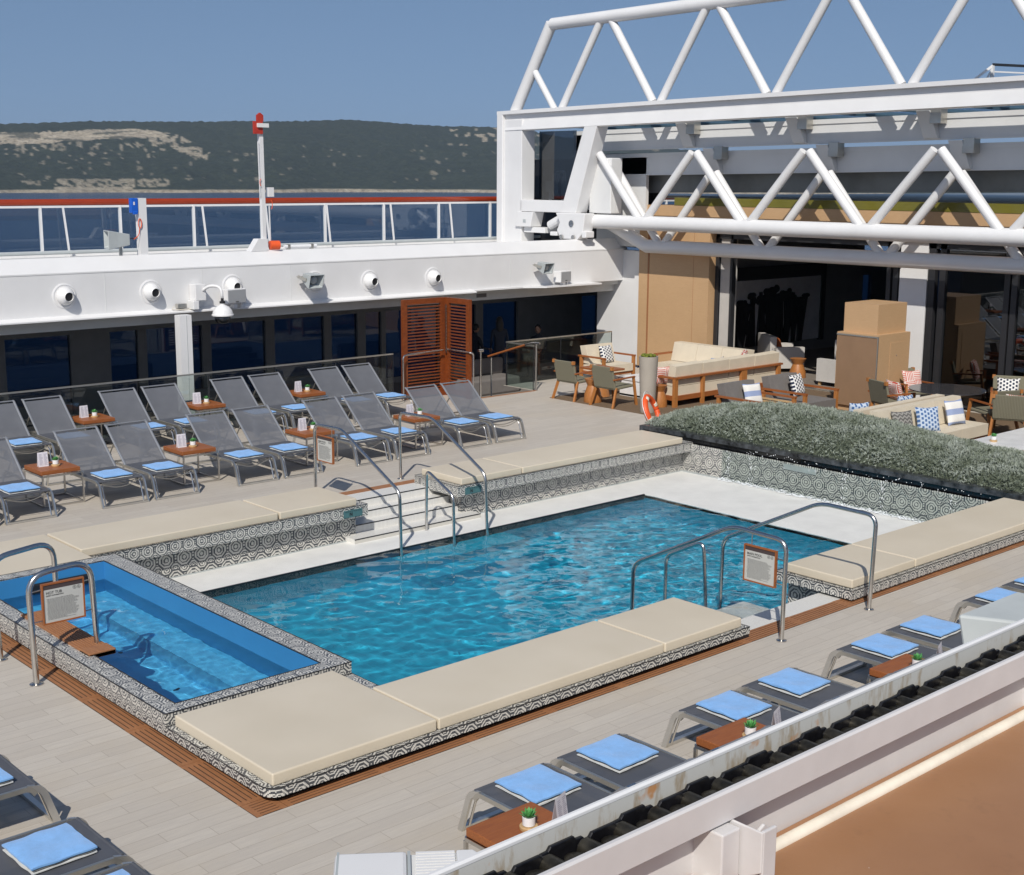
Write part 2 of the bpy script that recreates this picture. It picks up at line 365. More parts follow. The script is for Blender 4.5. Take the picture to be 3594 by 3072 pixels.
M['water'] = waterm('pool_water', (.86,.97,1.0)); M['tubwater'] = waterm('tub_water', (.85,.95,1.0))
def seam():
    m, nt, b = newmat('sea_water'); v = coords(nt)
    b.inputs['Base Color'].default_value = (.004,.028,.085,1); b.inputs['Roughness'].default_value = .16; b.inputs['IOR'].default_value = 1.33
    h = mth(nt, 'ADD', noi(nt, coords(nt, (.16,.42,.3), (0,0,R(35))), 1.0, 5, .65), mth(nt, 'MULTIPLY', noi(nt, v, .02, 3), .6))
    bump(nt, b, h, .9, 1.3); return m
M['sea'] = seam()
def hillm():
    m, nt, b = newmat('wooded_limestone_hill')
    at = nt.nodes.new('ShaderNodeVertexColor'); at.layer_name = 'rock'
    ge = nt.nodes.new('ShaderNodeNewGeometry'); f = noi(nt, ge.outputs['Position'], .09, 6, .75); f2 = noi(nt, ge.outputs['Position'], .014, 4, .6)
    g = ramp(nt, f, [(.34, (.012,.020,.016)), (.52, (.030,.042,.030)), (.68, (.070,.078,.052))])
    g = mixc(nt, mth(nt, 'MULTIPLY', f2, .5), g, (.045,.06,.035))
    rk = ramp(nt, noi(nt, ge.outputs['Position'], .12, 5, .7), [(.3, (.22,.18,.13)), (.5, (.48,.41,.30)), (.7, (.64,.57,.45))])
    nt.links.new(mixc(nt, at.outputs['Color'], g, rk), b.inputs['Base Color']); b.inputs['Roughness'].default_value = .95; b.inputs['Specular IOR Level'].default_value = .1
    bump(nt, b, f, 1.0, 6); return m
M['hill'] = hillm()
def rust():
    m, nt, b = newmat('weathered_white_plate'); v = coords(nt)
    f = noi(nt, coords(nt, (9,9,2.5)), 2.2, 5, .65); f2 = noi(nt, v, 3.1, 5, .7); f3 = noi(nt, v, 30, 3)
    c = mixc(nt, ramp(nt, f, [(.52, (0,0,0)), (.66, (1,1,1))]), (.56,.56,.53), (.36,.29,.20))
    c = mixc(nt, mth(nt, 'MULTIPLY', ramp(nt, f2, [(.60, (0,0,0)), (.66, (1,1,1))]), .9), c, (.50,.20,.03))
    c = mixc(nt, mth(nt, 'MULTIPLY', f3, .2), c, (.5,.48,.44))
    nt.links.new(c, b.inputs['Base Color']); b.inputs['Roughness'].default_value = .6; bump(nt, b, f, .2, .004); return m
M['rust'] = rust()
def wicker():
    m, nt, b = newmat('khaki_rope_weave'); v = coords(nt)
    wv = nt.nodes.new('ShaderNodeTexWave'); wv.bands_direction = 'X'; wv.inputs['Scale'].default_value = 12; wv.inputs['Distortion'].default_value = .4; nt.links.new(v, wv.inputs[0])
    w2 = nt.nodes.new('ShaderNodeTexWave'); w2.bands_direction = 'Z'; w2.inputs['Scale'].default_value = 16; nt.links.new(v, w2.inputs[0])
    f = mth(nt, 'MULTIPLY', wv.outputs['Fac'], w2.outputs['Fac'])
    nt.links.new(ramp(nt, f, [(0, (.15,.14,.095)), (1, (.27,.25,.18))]), b.inputs['Base Color']); b.inputs['Roughness'].default_value = .9; bump(nt, b, f, .5, .006); return m
M['wicker'] = wicker()
def cushm(kind):
    m, nt, b = newmat('cushion_'+kind); v = coords(nt); sx = nt.nodes.new('ShaderNodeSeparateXYZ'); nt.links.new(v, sx.inputs[0]); X, Y, Z = sx.outputs
    if kind == 'stripe':
        f = mth(nt, 'LESS_THAN', mth(nt, 'FRACT', mth(nt, 'ADD', mth(nt, 'MULTIPLY', Z, 4.3), .2)), .45); c = mixc(nt, f, (.72,.70,.66), (.27,.33,.50))
    elif kind in ('navy', 'lattice'):
        a = mth(nt, 'MULTIPLY', X, 17); r_ = mth(nt, 'MULTIPLY', Z, 13); odd = mth(nt, 'FLOOR', a)
        fr = mth(nt, 'FRACT', mth(nt, 'ADD', r_, mth(nt, 'MULTIPLY', odd, .5))); fx = mth(nt, 'FRACT', a)
        f = mth(nt, 'MULTIPLY', mth(nt, 'GREATER_THAN', fr, .42), mth(nt, 'GREATER_THAN', fx, .35))
        c = mixc(nt, f, (.74,.73,.70) if kind == 'navy' else (.45,.52,.62), (.012,.02,.05) if kind == 'navy' else (.05,.12,.28))
    elif kind == 'red':
        cx = mth(nt, 'FLOOR', mth(nt, 'MULTIPLY', X, 5.5)); cz = mth(nt, 'FLOOR', mth(nt, 'MULTIPLY', Z, 5.5)); ch = mth(nt, 'ABSOLUTE', mth(nt, 'MODULO', mth(nt, 'ADD', cx, cz), 2))
        sx_ = mth(nt, 'LESS_THAN', mth(nt, 'FRACT', mth(nt, 'MULTIPLY', X, 27)), .42); sz_ = mth(nt, 'LESS_THAN', mth(nt, 'FRACT', mth(nt, 'MULTIPLY', Z, 27)), .42)
        f = mth(nt, 'ADD', mth(nt, 'MULTIPLY', ch, sx_), mth(nt, 'MULTIPLY', mth(nt, 'SUBTRACT', 1, ch), sz_)); c = mixc(nt, f, (.70,.62,.57), (.52,.07,.04))
    else:
        zz = mth(nt, 'ADD', Z, mth(nt, 'MULTIPLY', mth(nt, 'PINGPONG', X, .045), .9)); f = mth(nt, 'LESS_THAN', mth(nt, 'FRACT', mth(nt, 'MULTIPLY', zz, 15)), .5); c = mixc(nt, f, (.27,.26,.24), (.10,.095,.09))
    nt.links.new(c, b.inputs['Base Color']); b.inputs['Roughness'].default_value = .9; bump(nt, b, noi(nt, v, 90, 2), .3, .004); return m
for k in ('stripe', 'navy', 'lattice', 'red', 'zigzag'): M['c_'+k] = cushm(k)
M['olive'] = plain('olive_gold_band', (.16,.145,.02), .3, var=.08, vs=1.5)
M['greyglassband'] = plain('grey_roof_coaming', (.17,.18,.18), .3, var=.08)
M['hedge'] = None
# ================= SETTING =================
def struct(name, mb, mat, parent=None, **k):
    o = mb.build(name, mat, parent, **k)
    if parent is None: o['kind'] = 'structure'
    return o
# sea
mb = MB(); mb.add([(-9000,-9000,-16),(9000,-9000,-16),(9000,9000,-16),(-9000,9000,-16)], [(0,1,2,3)]); struct('sea', mb, M['sea'])
# wooded hill across the water
def pix_dir(az): return math.atan2(math.sin(az), math.cos(az))
RIDGE = [(-200,446),(0,440),(321,431),(640,433),(899,430),(1018,431),(1231,425),(1390,437),(1549,448),(1709,450),(1837,462),(1933,478),(1970,484),(2300,520),(2800,560),(4200,600)]
def make_hill():
    NA, NR = 640, 110; vs = []; rock = []
    azs = np.linspace(R(18), R(84), NA)
    rx = [p[0] for p in RIDGE]; ry = [p[1] for p in RIDGE]
    for a in azs:
        dx, dy = math.cos(a), math.sin(a)
        f = Fv[0]*dx+Fv[1]*dy; r_ = Rv[0]*dx+Rv[1]*dy
        xh = CX+FPX*r_/f; yh = CY+FPX*(Dv[0]*dx+Dv[1]*dy)/f
        R0 = 1700+280*min(1, max(0, (xh)/1800))+25*math.sin(xh/170)+14*math.sin(xh/61+1)
        tanr = max(12, yh-np.interp(xh, rx, ry))/FPX*f/1.0
        Rr = R0+620; zr = HC+Rr*tanr
        for j in range(NR):
            t = j/(NR-1)
            rad = R0+620*t if t < 1 else Rr
            if t == 0: z = -16.4
            else:
                base = -14.5+(zr+14.5)*(t**.92)
                nz = noise.fractal(Vector((rad*dx*.010, rad*dy*.010, 1)), 1, 2, 5)
                z = base+nz*9*math.sin(math.pi*min(1, t*1.02))**.7*(1 if t < .985 else .3) + noise.noise(Vector((rad*dx*.12, rad*dy*.12, 2)))*2.2*(t > .02)
                if t > .985: z += noise.noise(Vector((a*3500, 0, 7)))*1.6+noise.noise(Vector((a*900, 0, 9)))*1.2
            vs.append((rad*dx, rad*dy, z))
            # visible position, to place the pale rock faces where they stand
            P = Vector((rad*dx, rad*dy, z-HC)); wq = P.dot(Vector(Fv)); px = CX+FPX*P.dot(Vector(Rv))/wq; py = CY+FPX*P.dot(Vector(Dv))/wq
            n1 = noise.noise(Vector((px*.02, py*.05, 3))); n2 = noise.noise(Vector((px*.055, py*.06, 8))); n3 = noise.noise(Vector((px*.006, py*.11, 5)))
            k = 0.0
            top = np.interp(px, [-50, 200, 330, 480, 560, 600], [466, 463, 455, 452, 462, 480]); bot = np.interp(px, [-50, 100, 250, 400, 560, 600], [502, 505, 497, 487, 482, 480])
            if px < 600 and top+3*n2 < py < bot+6*n1: k = .95 if n3 < .22 else .25
            if 520 < px < 745:
                c_ = np.interp(px, [520, 600, 700, 745], [480, 492, 535, 552]); h_ = np.interp(px, [520, 640, 745], [16, 30, 10])
                if abs(py-c_) < h_ and n2 > -.06: k = max(k, .75)
            if 0 < px < 640 and 500 < py < 570 and n2 > .16+.4*(py-500)/70: k = max(k, .6)
            if 200 < px < 590 and 628 < py < 655 and n2+.3*noise.noise(Vector((px*.25, 0, 0))) > -.12: k = max(k, .6)
            if 60 < px < 260 and 634 < py < 648 and n2 > 0: k = max(k, .5)
            if 190 < px < 470 and 656 < py < 668: k = max(k, .8 if n3 > -.2 else .3)
            if 1580 < px < 1900 and 450 < py < 520 and n2 > .02+.3*(1700-px)/200*(px < 1700)+(py-450)/150: k = max(k, .8)
            if n2*n1 > .13 and 500 < py < 640: k = max(k, .4)
            if t < .012: k = .8
            rock.append(min(1, k))
    # back slope
    fs = [(i*NR+j, (i+1)*NR+j, (i+1)*NR+j+1, i*NR+j+1) for i in range(NA-1) for j in range(NR-1)]
    b0 = len(vs)
    for i, a in enumerate(azs):
        p = vs[i*NR+NR-1]; s_ = 1.35; vs.append((p[0]*s_, p[1]*s_, -20)); rock.append(0)
    fs += [(i*NR+NR-1, (i+1)*NR+NR-1, b0+i+1, b0+i) for i in range(NA-1)]
    me = bpy.data.meshes.new('hill'); me.from_pydata(vs, [], fs); me.materials.append(M['hill'])
    ca = me.color_attributes.new('rock', 'FLOAT_COLOR', 'POINT')
    ca.data.foreach_set('color', np.array([[k, k, k, 1] for k in rock], dtype=np.float32).ravel())
    o = bpy.data.objects.new('hill', me); coll().objects.link(o); o['kind'] = 'structure'
    for q in me.polygons: q.use_smooth = True
make_hill()
# small white house near the far shore
t = T('shore_house', 'tiny white house with a terracotta roof low on the wooded hillside', 'house', (1080, 1370, -12.2))
def house_at():
    # stand it on the direction where the photograph shows it
    v = Fv+Rv*(728-CX)/FPX+Dv*(655-CY)/FPX; s_ = 1905/math.hypot(v[0], v[1]); return Vector((v[0]*s_, v[1]*s_, HC+v[2]*s_))
t.location = house_at(); t.scale = (.75,.75,.75); t.rotation_euler = (0,0,R(-30)); mb = MB().box(-5,-4,-3,5,4,2.6); o = mb.build('wall', M['white2']); o.parent = t
mb = MB().prism([(-5.4,2.6),(5.4,2.6),(0,5)], 'y', -4.4, 4.4); o = mb.build('roof', M['orange']); o.parent = t

# ---------------- deck ----------------
DX0, DX1, DY0 = -6, 26, 2.2
mb = MB()
def rect(x0, y0, x1, y1, z=0.0, mi=0): mb.add([(x0,y0,z),(x1,y0,z),(x1,y1,z),(x0,y1,z)], [(0,1,2,3)], mi)
rect(DX0, DY0, DX1, 8.42); rect(DX0, 8.42, 4.99, 16.3); rect(DX0, 16.3, DX1, 21.93); rect(18.2, 8.42, DX1, 16.3)
rect(DX0, 21.93, 18.85, 22.95); rect(20.42, 21.93, DX1, 22.95)
rect(26, 2.2, 60, 30, .0)
struct('deck_floor', mb, M['deck'])
mb = MB().box(18.83, 21.84, -.02, 20.45, 21.93, .004); o = mb.build('teak_strip', M['grate']); tag(o, 'flat teak strip along the head of the stairs down to the gallery', 'trim strip')
mb = MB().box(10.88, 16.30, -.05, 12.82, 16.48, .004); o = mb.build('teak_strip', M['grate']); tag(o, 'flat teak strip along the top of the white pool steps', 'trim strip')
# stairs down to the side gallery
t = T('gallery_stairs', 'short black stairs leading down to the side gallery', 'stairs', (19.6, 22.3, 0)); mb = MB()
for i in range(4): mb.box(18.85, 21.93+.27*i, -.9, 20.42, 22.20+.27*i, -.15*(i+1))
mb.build('treads', M['black'], t)  # treads are one plain black

# ---------------- pool shell ----------------
ZW, ZS = -.42, -.465
pool = bpy.data.objects.new('pool', None); coll().objects.link(pool); pool['kind'] = 'structure'
mb = MB()
def wallq(mb, a, b, z0, z1, mi=0): mb.add([(a[0],a[1],z0),(b[0],b[1],z0),(b[0],b[1],z1),(a[0],a[1],z1)], [(0,1,2,3)], mi)
PX0, PX1, PY0, PY1, PZ = 6.9, 16.12, 9.28, 14.6, -1.55
mb.add([(PX0,PY0,PZ),(PX1,PY0,PZ),(PX1,PY1,PZ),(PX0,PY1,PZ)], [(0,1,2,3)])
wallq(mb, (PX0,PY1), (PX1,PY1), PZ, -.72); wallq(mb, (PX1,PY1), (PX1,PY0), PZ, ZS); wallq(mb, (PX1,PY0), (12.85,PY0), PZ, -.2); wallq(mb, (10.6,PY0), (PX0,PY0), PZ, -.2); wallq(mb, (PX0,PY0), (PX0,PY1), PZ, -.1)
# submerged steps by the stairs and by the near gap, and an inner ledge along the far wall
mb.box(10.9, 14.1, PZ, 13.0, 14.6, -.75); mb.box(10.9, 13.7, PZ, 13.0, 14.1, -1.05)
mb.box(10.8, 9.94, PZ, 12.8, 10.35, -.75); mb.box(10.8, 10.35, PZ, 12.8, 10.75, -1.05)
mb.build('basin', M['poolblue'], pool, rec=True)
mb = MB(); wallq(mb, (PX0,PY1-.004), (10.9,PY1-.004), -.72, ZS-.02); wallq(mb, (13.0,PY1-.004), (PX1,PY1-.004), -.72, ZS-.02); wallq(mb, (10.9,PY1-.004), (13.0,PY1-.004), -.75, ZS-.02)
mb.build('dark_tile_reflection_band', M['pooldark'], pool, rec=True)  # dark tile, deepened so its colour also paints the dark wall's reflection
mb = MB()
mb.box(6.9, 14.6, -.6, 18.0, 15.5, -.411); mb.box(16.12, 9.28, -.61, 18.0, 14.6, -.411); mb.box(10.60, 8.72, -.6, 12.85, 9.94, ZS)
mb.build('beach_shelf', M['shelf'], pool, rec=True)
mb = MB().box(PX0, 14.585, ZS-.02, PX1, 14.60, -.408).box(PX1-.002, PY0, ZS-.02, PX1+.012, PY1, ZS+.002)
mb.build('edge_trim', M['dkmetal'], pool)
# walls above and under the water on the tiled sides
mb = MB()
wallq(mb, (6.9,15.40), (10.88,15.40), -.6, .06); wallq(mb, (12.85,15.40), (18.0,15.40), -.6, .06)
wallq(mb, (18.0,15.40), (18.0,9.25), -.6, .10); wallq(mb, (12.85,9.28), (18.0,9.28), -.6, .06)
wallq(mb, (12.85,8.72), (12.85,9.28), -.6, .06); wallq(mb, (10.6,9.28), (10.6,8.72), -.6, .06); wallq(mb, (6.9,9.28), (10.6,9.28), -.5, .06)
wallq(mb, (10.88,15.40), (10.88,15.9), -.6, .06); wallq(mb, (12.85,15.9), (12.85,15.40), -.6, .06)
mb.build('tiled_wall', M['mosaicL'], pool, rec=True)
mb = MB().box(6.9, 15.36, -.47, 10.86, 15.40, -.405).box(12.86, 15.36, -.47, 18.0, 15.40, -.405).box(17.93, 9.3, -.47, 18.0, 15.40, -.40)
mb.build('gutter_trim', M['grey'], pool)
# white steps
mb = MB(); ys = [16.30, 15.92, 15.69, 15.46, 15.17]
for i in range(4): mb.box(10.885 if i < 3 else 10.7, ys[i+1], -.62, 12.845 if i < 3 else 13.05, ys[i] if i else 16.30, -.115*i+.0)
mb.box(10.6, 8.42, -.3, 12.85, 8.72, .002)
mb.build('white_steps', M['whitetile'], pool)
mb = MB()
for i in range(4): mb.box(10.9 if i < 3 else 10.7, ys[i+1]-.004, -.115*i-.012, 12.84 if i < 3 else 13.05, ys[i+1]+.002, -.115*i+.003)
mb.build('step_nosing', M['dkmetal'], pool)

# water surface
def wave(x, y, amp, s_, seed): return amp*noise.fractal(Vector((x*s_, y*s_, seed)), 1.0, 2.0, 4)
def water_sheet(name, x0, y0, x1, y1, z, step, fn, mat):
    nx, ny = int((x1-x0)/step), int((y1-y0)/step); vs = []; fs = []
    for j in range(ny+1):
        for i in range(nx+1):
            x = x0+(x1-x0)*i/nx; y = y0+(y1-y0)*j/ny; vs.append((x, y, z+fn(x, y)))
    for j in range(ny):
        for i in range(nx): a = j*(nx+1)+i; fs.append((a, a+1, a+nx+2, a+nx+1))
    me = bpy.data.meshes.new(name); me.from_pydata(vs, [], fs); me.materials.append(mat)
    for q in me.polygons: q.use_smooth = True
    o = bpy.data.objects.new(name, me); coll().objects.link(o); o['kind'] = 'structure'; o.cycles.is_caustics_caster = True
    return o
def pw(x, y):
    shelf = max(0, min(1, (y-14.45)/.3, 1)) if y > 14.45 else 0
    sx_ = max(0, min(1, (x-15.9)/.5)); a = .0085*(1-max(shelf, sx_))+.002*shelf+.003*sx_*(1-shelf)
    a *= .5+.5*min(1, max(0, (x-7.5)/4))
    h = wave(x*.9+y*.25, y*1.1, a, 3.3, 3.1)+wave(x, y, a*.35, 1.1, 7)
    if sx_ > 0: h += .002*math.sin(26*math.hypot(x-18.4, (y-12.2)*.45))*sx_*(1-shelf)
    return h
water_sheet('pool_water', 6.9, 9.28, 18.0, 15.40, ZW, .042, pw, M['water'])
water_sheet('pool_water', 10.6, 8.72, 12.85, 9.28, ZW, .042, pw, M['water'])

# ---------------- benches (tiled ledges) and cushions ----------------
def rrect(x0, y0, x1, y1, r, corners=('ll','lr','ur','ul'), n=6):
    pts = []
    for c, (cx_, cy_, a0) in dict(ll=(x0+r, y0+r, math.pi), lr=(x1-r, y0+r, 1.5*math.pi), ur=(x1-r, y1-r, 0), ul=(x0+r, y1-r, .5*math.pi)).items():
        if c in corners: pts += [(cx_+r*math.cos(a0+k*math.pi/2/n), cy_+r*math.sin(a0+k*math.pi/2/n)) for k in range(n+1)]
        else: pts.append({'ll': (x0, y0), 'lr': (x1, y0), 'ur': (x1, y1), 'ul': (x0, y1)}[c])
    return pts
def bench(name, label, loc, slabs, bodies, base='mosaic'):
    t = T(name, label, 'pool bench', loc); mb = MB()
    for pts, z0, z1 in slabs: mb.prism(pts, 'z', z0, z1)
    mb.build('ledge', M['mosaic'], t); mb = MB(); tr = MB()
    for (x0, y0, z0, x1, y1, z1) in bodies: mb.box(x0, y0, z0, x1, y1, z1)
    mb.build('plinth', M['gap_soil_dark'], t)  # near-black body paints the shadow gap under the ledge
    for pts, z0, z1 in slabs:   # steel edge trim round the top edge
        P = [(x, y, z1+.001) for x, y in pts]; P.append(P[0]); tr.tube(P, .005, 4, cap=False)
    tr.build('edge_trim', M['dkmetal'], t); return t
bench('pool_bench', 'low mosaic tiled bench ledge with a rounded corner nearest the camera', (4.99, 8.17, 0),
      [(rrect(4.99, 8.245, 10.78, 9.28, .13, ('ll',))[:], .065, .14), ([(4.99,9.27),(6.9,9.27),(6.9,9.86),(4.99,9.86)], .061, .139)], [(5.1, 8.32, -.05, 10.6, 9.27, .06)])
bench('pool_bench', 'mosaic tiled bench ledge right of the near pool entry', (12.66, 8.22, 0),
      [([(12.64,8.255),(18.1,8.255),(18.1,9.33),(12.64,9.33)], .03, .135)], [(12.86, 8.36, -.05, 18.05, 9.27, .03)])
bench('pool_bench', 'mosaic tiled bench ledge left of the white pool steps on the far side', (6.9, 15.2, 0),
      [([(4.99,15.22),(10.97,15.22),(10.97,16.28),(4.99,16.28)], -.04, .125), ([(4.99,14.74),(6.9,14.74),(6.9,15.22),(4.99,15.22)], -.039, .124)], [(5.1, 15.42, -.3, 10.87, 16.2, -.04)])
bench('pool_bench', 'mosaic tiled bench ledge right of the white pool steps reaching the planter', (12.66, 15.2, 0),
      [([(12.64,15.22),(18.05,15.22),(18.05,16.28),(12.64,16.28)], -.04, .125)], [(12.86, 15.42, -.3, 18.0, 16.2, -.04)])
# overhang side walls of the steps
for nm, x, lab in (('left', 10.97, 'teal plate left'), ('right', 12.72, 'teal plate right')):
    t = T('depth_marker', 'teal depth marker plate set in the ledge just %s of the pool steps' % nm, 'sign plate', (x-.34 if nm == 'left' else x+.02, 15.21, .04))
    x0 = x-.42 if nm == 'left' else x+.06; x1 = x0+.32
    MB().box(x0, 15.211, -.02, x1, 15.2185, .085).build('plate', M['teal'], t)
    mb = MB(); 
    for k in range(8): mb.box(x0+.03+k*.035, 15.209, .06, x0+.045+k*.035, 15.2105, .072)
    mb.box(x0+.10, 15.209, .0, x0+.112, 15.2105, .05).box(x0+.135, 15.209, .0, x0+.147, 15.2105, .05); mb.hexa([(x0+.10,15.209,.05),(x0+.113,15.209,.05),(x0+.113,15.2105,.05),(x0+.10,15.2105,.05),(x0+.134,15.209,.0),(x0+.147,15.209,.0),(x0+.147,15.2105,.0),(x0+.134,15.2105,.0)])
    mb.build('lettering', M['black'], t)
def pad(x0, y0, x1, y1, label, z0=.127, h=.105):
    if y0 < 9: z0 = .141
    mb = MB(); nx, ny = max(2, int((x1-x0)/.12)), max(2, int((y1-y0)/.12)); vs = []; fs = []
    for j in range(ny+1):
        for i in range(nx+1):
            x = x0+(x1-x0)*i/nx; y = y0+(y1-y0)*j/ny; e = min(i, nx-i, j, ny-j)
            sag = .004*noise.noise(Vector((x*2.2, y*2.2, 4))) + (.004 if e > 1 else 0)
            vs.append((x, y, z0+h+(sag if e else 0)))
    for j in range(ny):
        for i in range(nx): a = j*(nx+1)+i; fs.append((a, a+1, a+nx+2, a+nx+1))
    n = len(vs); per = [i for i in range(nx+1)]+[j*(nx+1)+nx for j in range(1, ny+1)]+[ny*(nx+1)+i for i in range(nx-1, -1, -1)]+[j*(nx+1) for j in range(ny-1, 0, -1)]
    vs += [(vs[k][0], vs[k][1], z0) for k in per]; m_ = len(per)
    for k in range(m_): fs.append((per[(k+1) % m_], per[k], n+k, n+(k+1) % m_))
    fs.append(tuple(n+k for k in range(m_))); mb.add(vs, fs)
    o = mb.build('bench_cushion', M['pad'], None, smooth=True, bevel=.016, seg=3)
    o.modifiers.new('wn', 'WEIGHTED_NORMAL'); tag(o, label, 'cushion', 'cream cushions on the pool benches'); return o
pad(5.05, 8.29, 6.655, 9.82, 'large square cream cushion on the bench corner nearest the camera')
pad(6.675, 8.29, 9.495, 9.235, 'long cream cushion in the middle of the near bench')
pad(9.515, 8.29, 10.70, 9.225, 'short cream cushion at the near bench end beside the pool entry')
pad(12.70, 8.30, 14.00, 9.22, 'short cream cushion crossed by a handrail shadow on the right near bench')
pad(14.02, 8.30, 17.82, 9.22, 'long cream cushion reaching the planter on the right near bench')
pad(5.05, 14.80, 6.665, 16.24, 'square cream cushion behind the hot tub on the far corner')
pad(6.70, 15.245, 9.50, 16.24, 'long cream cushion on the far bench left of the steps')
pad(9.53, 15.245, 10.80, 16.22, 'short cream cushion on the far bench just left of the steps')
pad(12.73, 15.245, 13.97, 16.22, 'short cream cushion on the far bench just right of the steps')
pad(13.985, 15.24, 17.80, 16.22, 'long cream cushion on the far bench beside the hedge')
# ---------------- teak drain grating ----------------
def grate(x0, y0, x1, y1, along, label):
    mb = MB(); b = .05; mat = M['grate'] if along == 'x' else M['grate_y']
    if along == 'x':
        mb.box(x0+.003, y0, -.02, x0+b, y1, .006).box(x1-b, y0, -.02, x1-.003, y1, .006); n = 6; w_ = (y1-y0)/n
        for k in range(n): mb.box(x0+b, y0+k*w_+.006, -.02, x1-b, y0+(k+1)*w_-.006, .006)
    else:
        mb.box(x0, y0+.003, -.02, x1, y0+b, .006).box(x0, y1-b, -.02, x1, y1-.003, .006); n = 6; w_ = (x1-x0)/n
        for k in range(n): mb.box(x0+k*w_+.006, y0+b, -.02, x0+(k+1)*w_-.006, y1-b, .006)
    mb.box(x0, y0, -.03, x1, y1, .002, 1)  # near-black sheet painting shade into the slots between slats
    o = mb.build('drain_grate', [mat, M['gap_soil_dark']]); tag(o, label, 'drain grate', 'teak drain grates round the pool'); return o
def grates():
    y0, y1 = 8.18, 8.42
    x = 5.11; k = 0; OR = ['first','second','third','fourth','fifth','sixth','seventh','eighth','ninth','tenth','eleventh','twelfth','thirteenth','fourteenth','fifteenth','sixteenth']
    while x < 18.8: grate(x, y0, x+.93, y1, 'x', '%s slatted teak drain grate along the near benches, counted from the rounded corner' % OR[k]); x += .93; k += 1
    grate(4.84, 8.18, 5.11, 8.42, 'x', 'small teak drain grate at the corner nearest the camera')
    y = 8.42; k = 0
    while y < 16.2: grate(4.84, y, 5.11, min(y+.93, 16.3), 'y', '%s slatted teak drain grate beside the hot tub, counted from the rounded corner' % OR[k]); y += .93; k += 1
grates()

# ---------------- hot tub ----------------
t = T('hot_tub', 'rectangular hot tub with mosaic rim and blue painted basin', 'hot tub', (4.99, 9.87, 0)); zt = .25
mb = MB(); ox0, ox1, oy0, oy1, ix0, ix1, iy0, iy1 = 4.99, 6.90, 9.87, 14.74, 5.17, 6.665, 10.03, 14.54
mb.box(ox0, oy0, .06, ix0, oy1, zt).box(ix1, oy0, -1.5, ox1, oy1, zt).box(ix0, oy0, .06, ix1, iy0, zt).box(ix0, iy1, .06, ix1, oy1, zt)
mb.build('rim', M['mosaic'], t, rec=False)
mb = MB()
for P in ([(ox0,oy0),(ox1,oy0),(ox1,oy1),(ox0,oy1)], [(ix0,iy0),(ix1,iy0),(ix1,iy1),(ix0,iy1)]):
    Q = [(x, y, zt+.001) for x, y in P]; mb.tube(Q+[Q[0]], .006, 4, cap=False)
mb.build('edge_trim', M['dkmetal'], t)
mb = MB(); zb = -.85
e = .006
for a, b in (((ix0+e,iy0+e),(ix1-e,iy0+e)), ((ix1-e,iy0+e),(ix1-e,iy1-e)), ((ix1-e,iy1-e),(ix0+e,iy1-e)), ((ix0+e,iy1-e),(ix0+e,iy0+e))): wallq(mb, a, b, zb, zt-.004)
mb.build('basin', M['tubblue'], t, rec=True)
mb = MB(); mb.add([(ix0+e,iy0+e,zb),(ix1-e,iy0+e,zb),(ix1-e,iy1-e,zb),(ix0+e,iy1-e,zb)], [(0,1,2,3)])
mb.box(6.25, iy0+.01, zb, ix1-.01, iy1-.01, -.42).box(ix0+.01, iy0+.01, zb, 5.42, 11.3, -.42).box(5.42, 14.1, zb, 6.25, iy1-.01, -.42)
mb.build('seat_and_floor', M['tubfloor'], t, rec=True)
mb = MB()
for q in ((5.75,10.5),(5.98,10.62),(5.7,10.95),(6.02,11.05),(5.72,11.4),(6.0,11.6),(5.7,12.6),(6.02,12.9),(5.75,13.3)): mb.lathe([(.03,zb+.001),(.03,zb+.006)], (q[0],q[1],0), 10)
mb.build('jet_nozzle', M['tubblue'] if False else M['pooldark'], t)
mb = MB(); mb.box(5.75, 14.49, .02, 6.45, 14.535, .145); mb.build('headrest', M['black'], t, bevel=.03, seg=3)
MB().box(5.1, 9.9, -.05, 5.16, 14.7, .06).build('plinth', M['gap_soil_dark'], t)  # near-black strip paints the shadow gap under the rim
def tw(x, y): return wave(x, y, .0042, 4.2, 4)+wave(x, y, .0008, 11, 12)
water_sheet('hot_tub_water', ix0+.006, iy0+.006, ix1-.006, iy1-.006, .03, .028, tw, M['tubwater'])
t2 = T('tub_step', 'ribbed brown wooden step board over the hot tub edge under the signed handrail', 'step', (5.2, 11.6, .27)); mb = MB()
for k in range(9): mb.box(5.12+k*.0285, 11.78, .262, 5.12+k*.0285+.022, 13.15, .275)
mb.box(5.12, 11.60, .22, 5.39, 13.2, .266).box(5.12, 11.6, .22, 5.39, 11.80, .276); mb.build('board', M['grate_y'], t2, bevel=.006)
mb = MB().tube([(5.32,11.87,.22),(5.32,11.87,-.4)], .022, 8); mb.build('leg', M['tubblue'], t2)

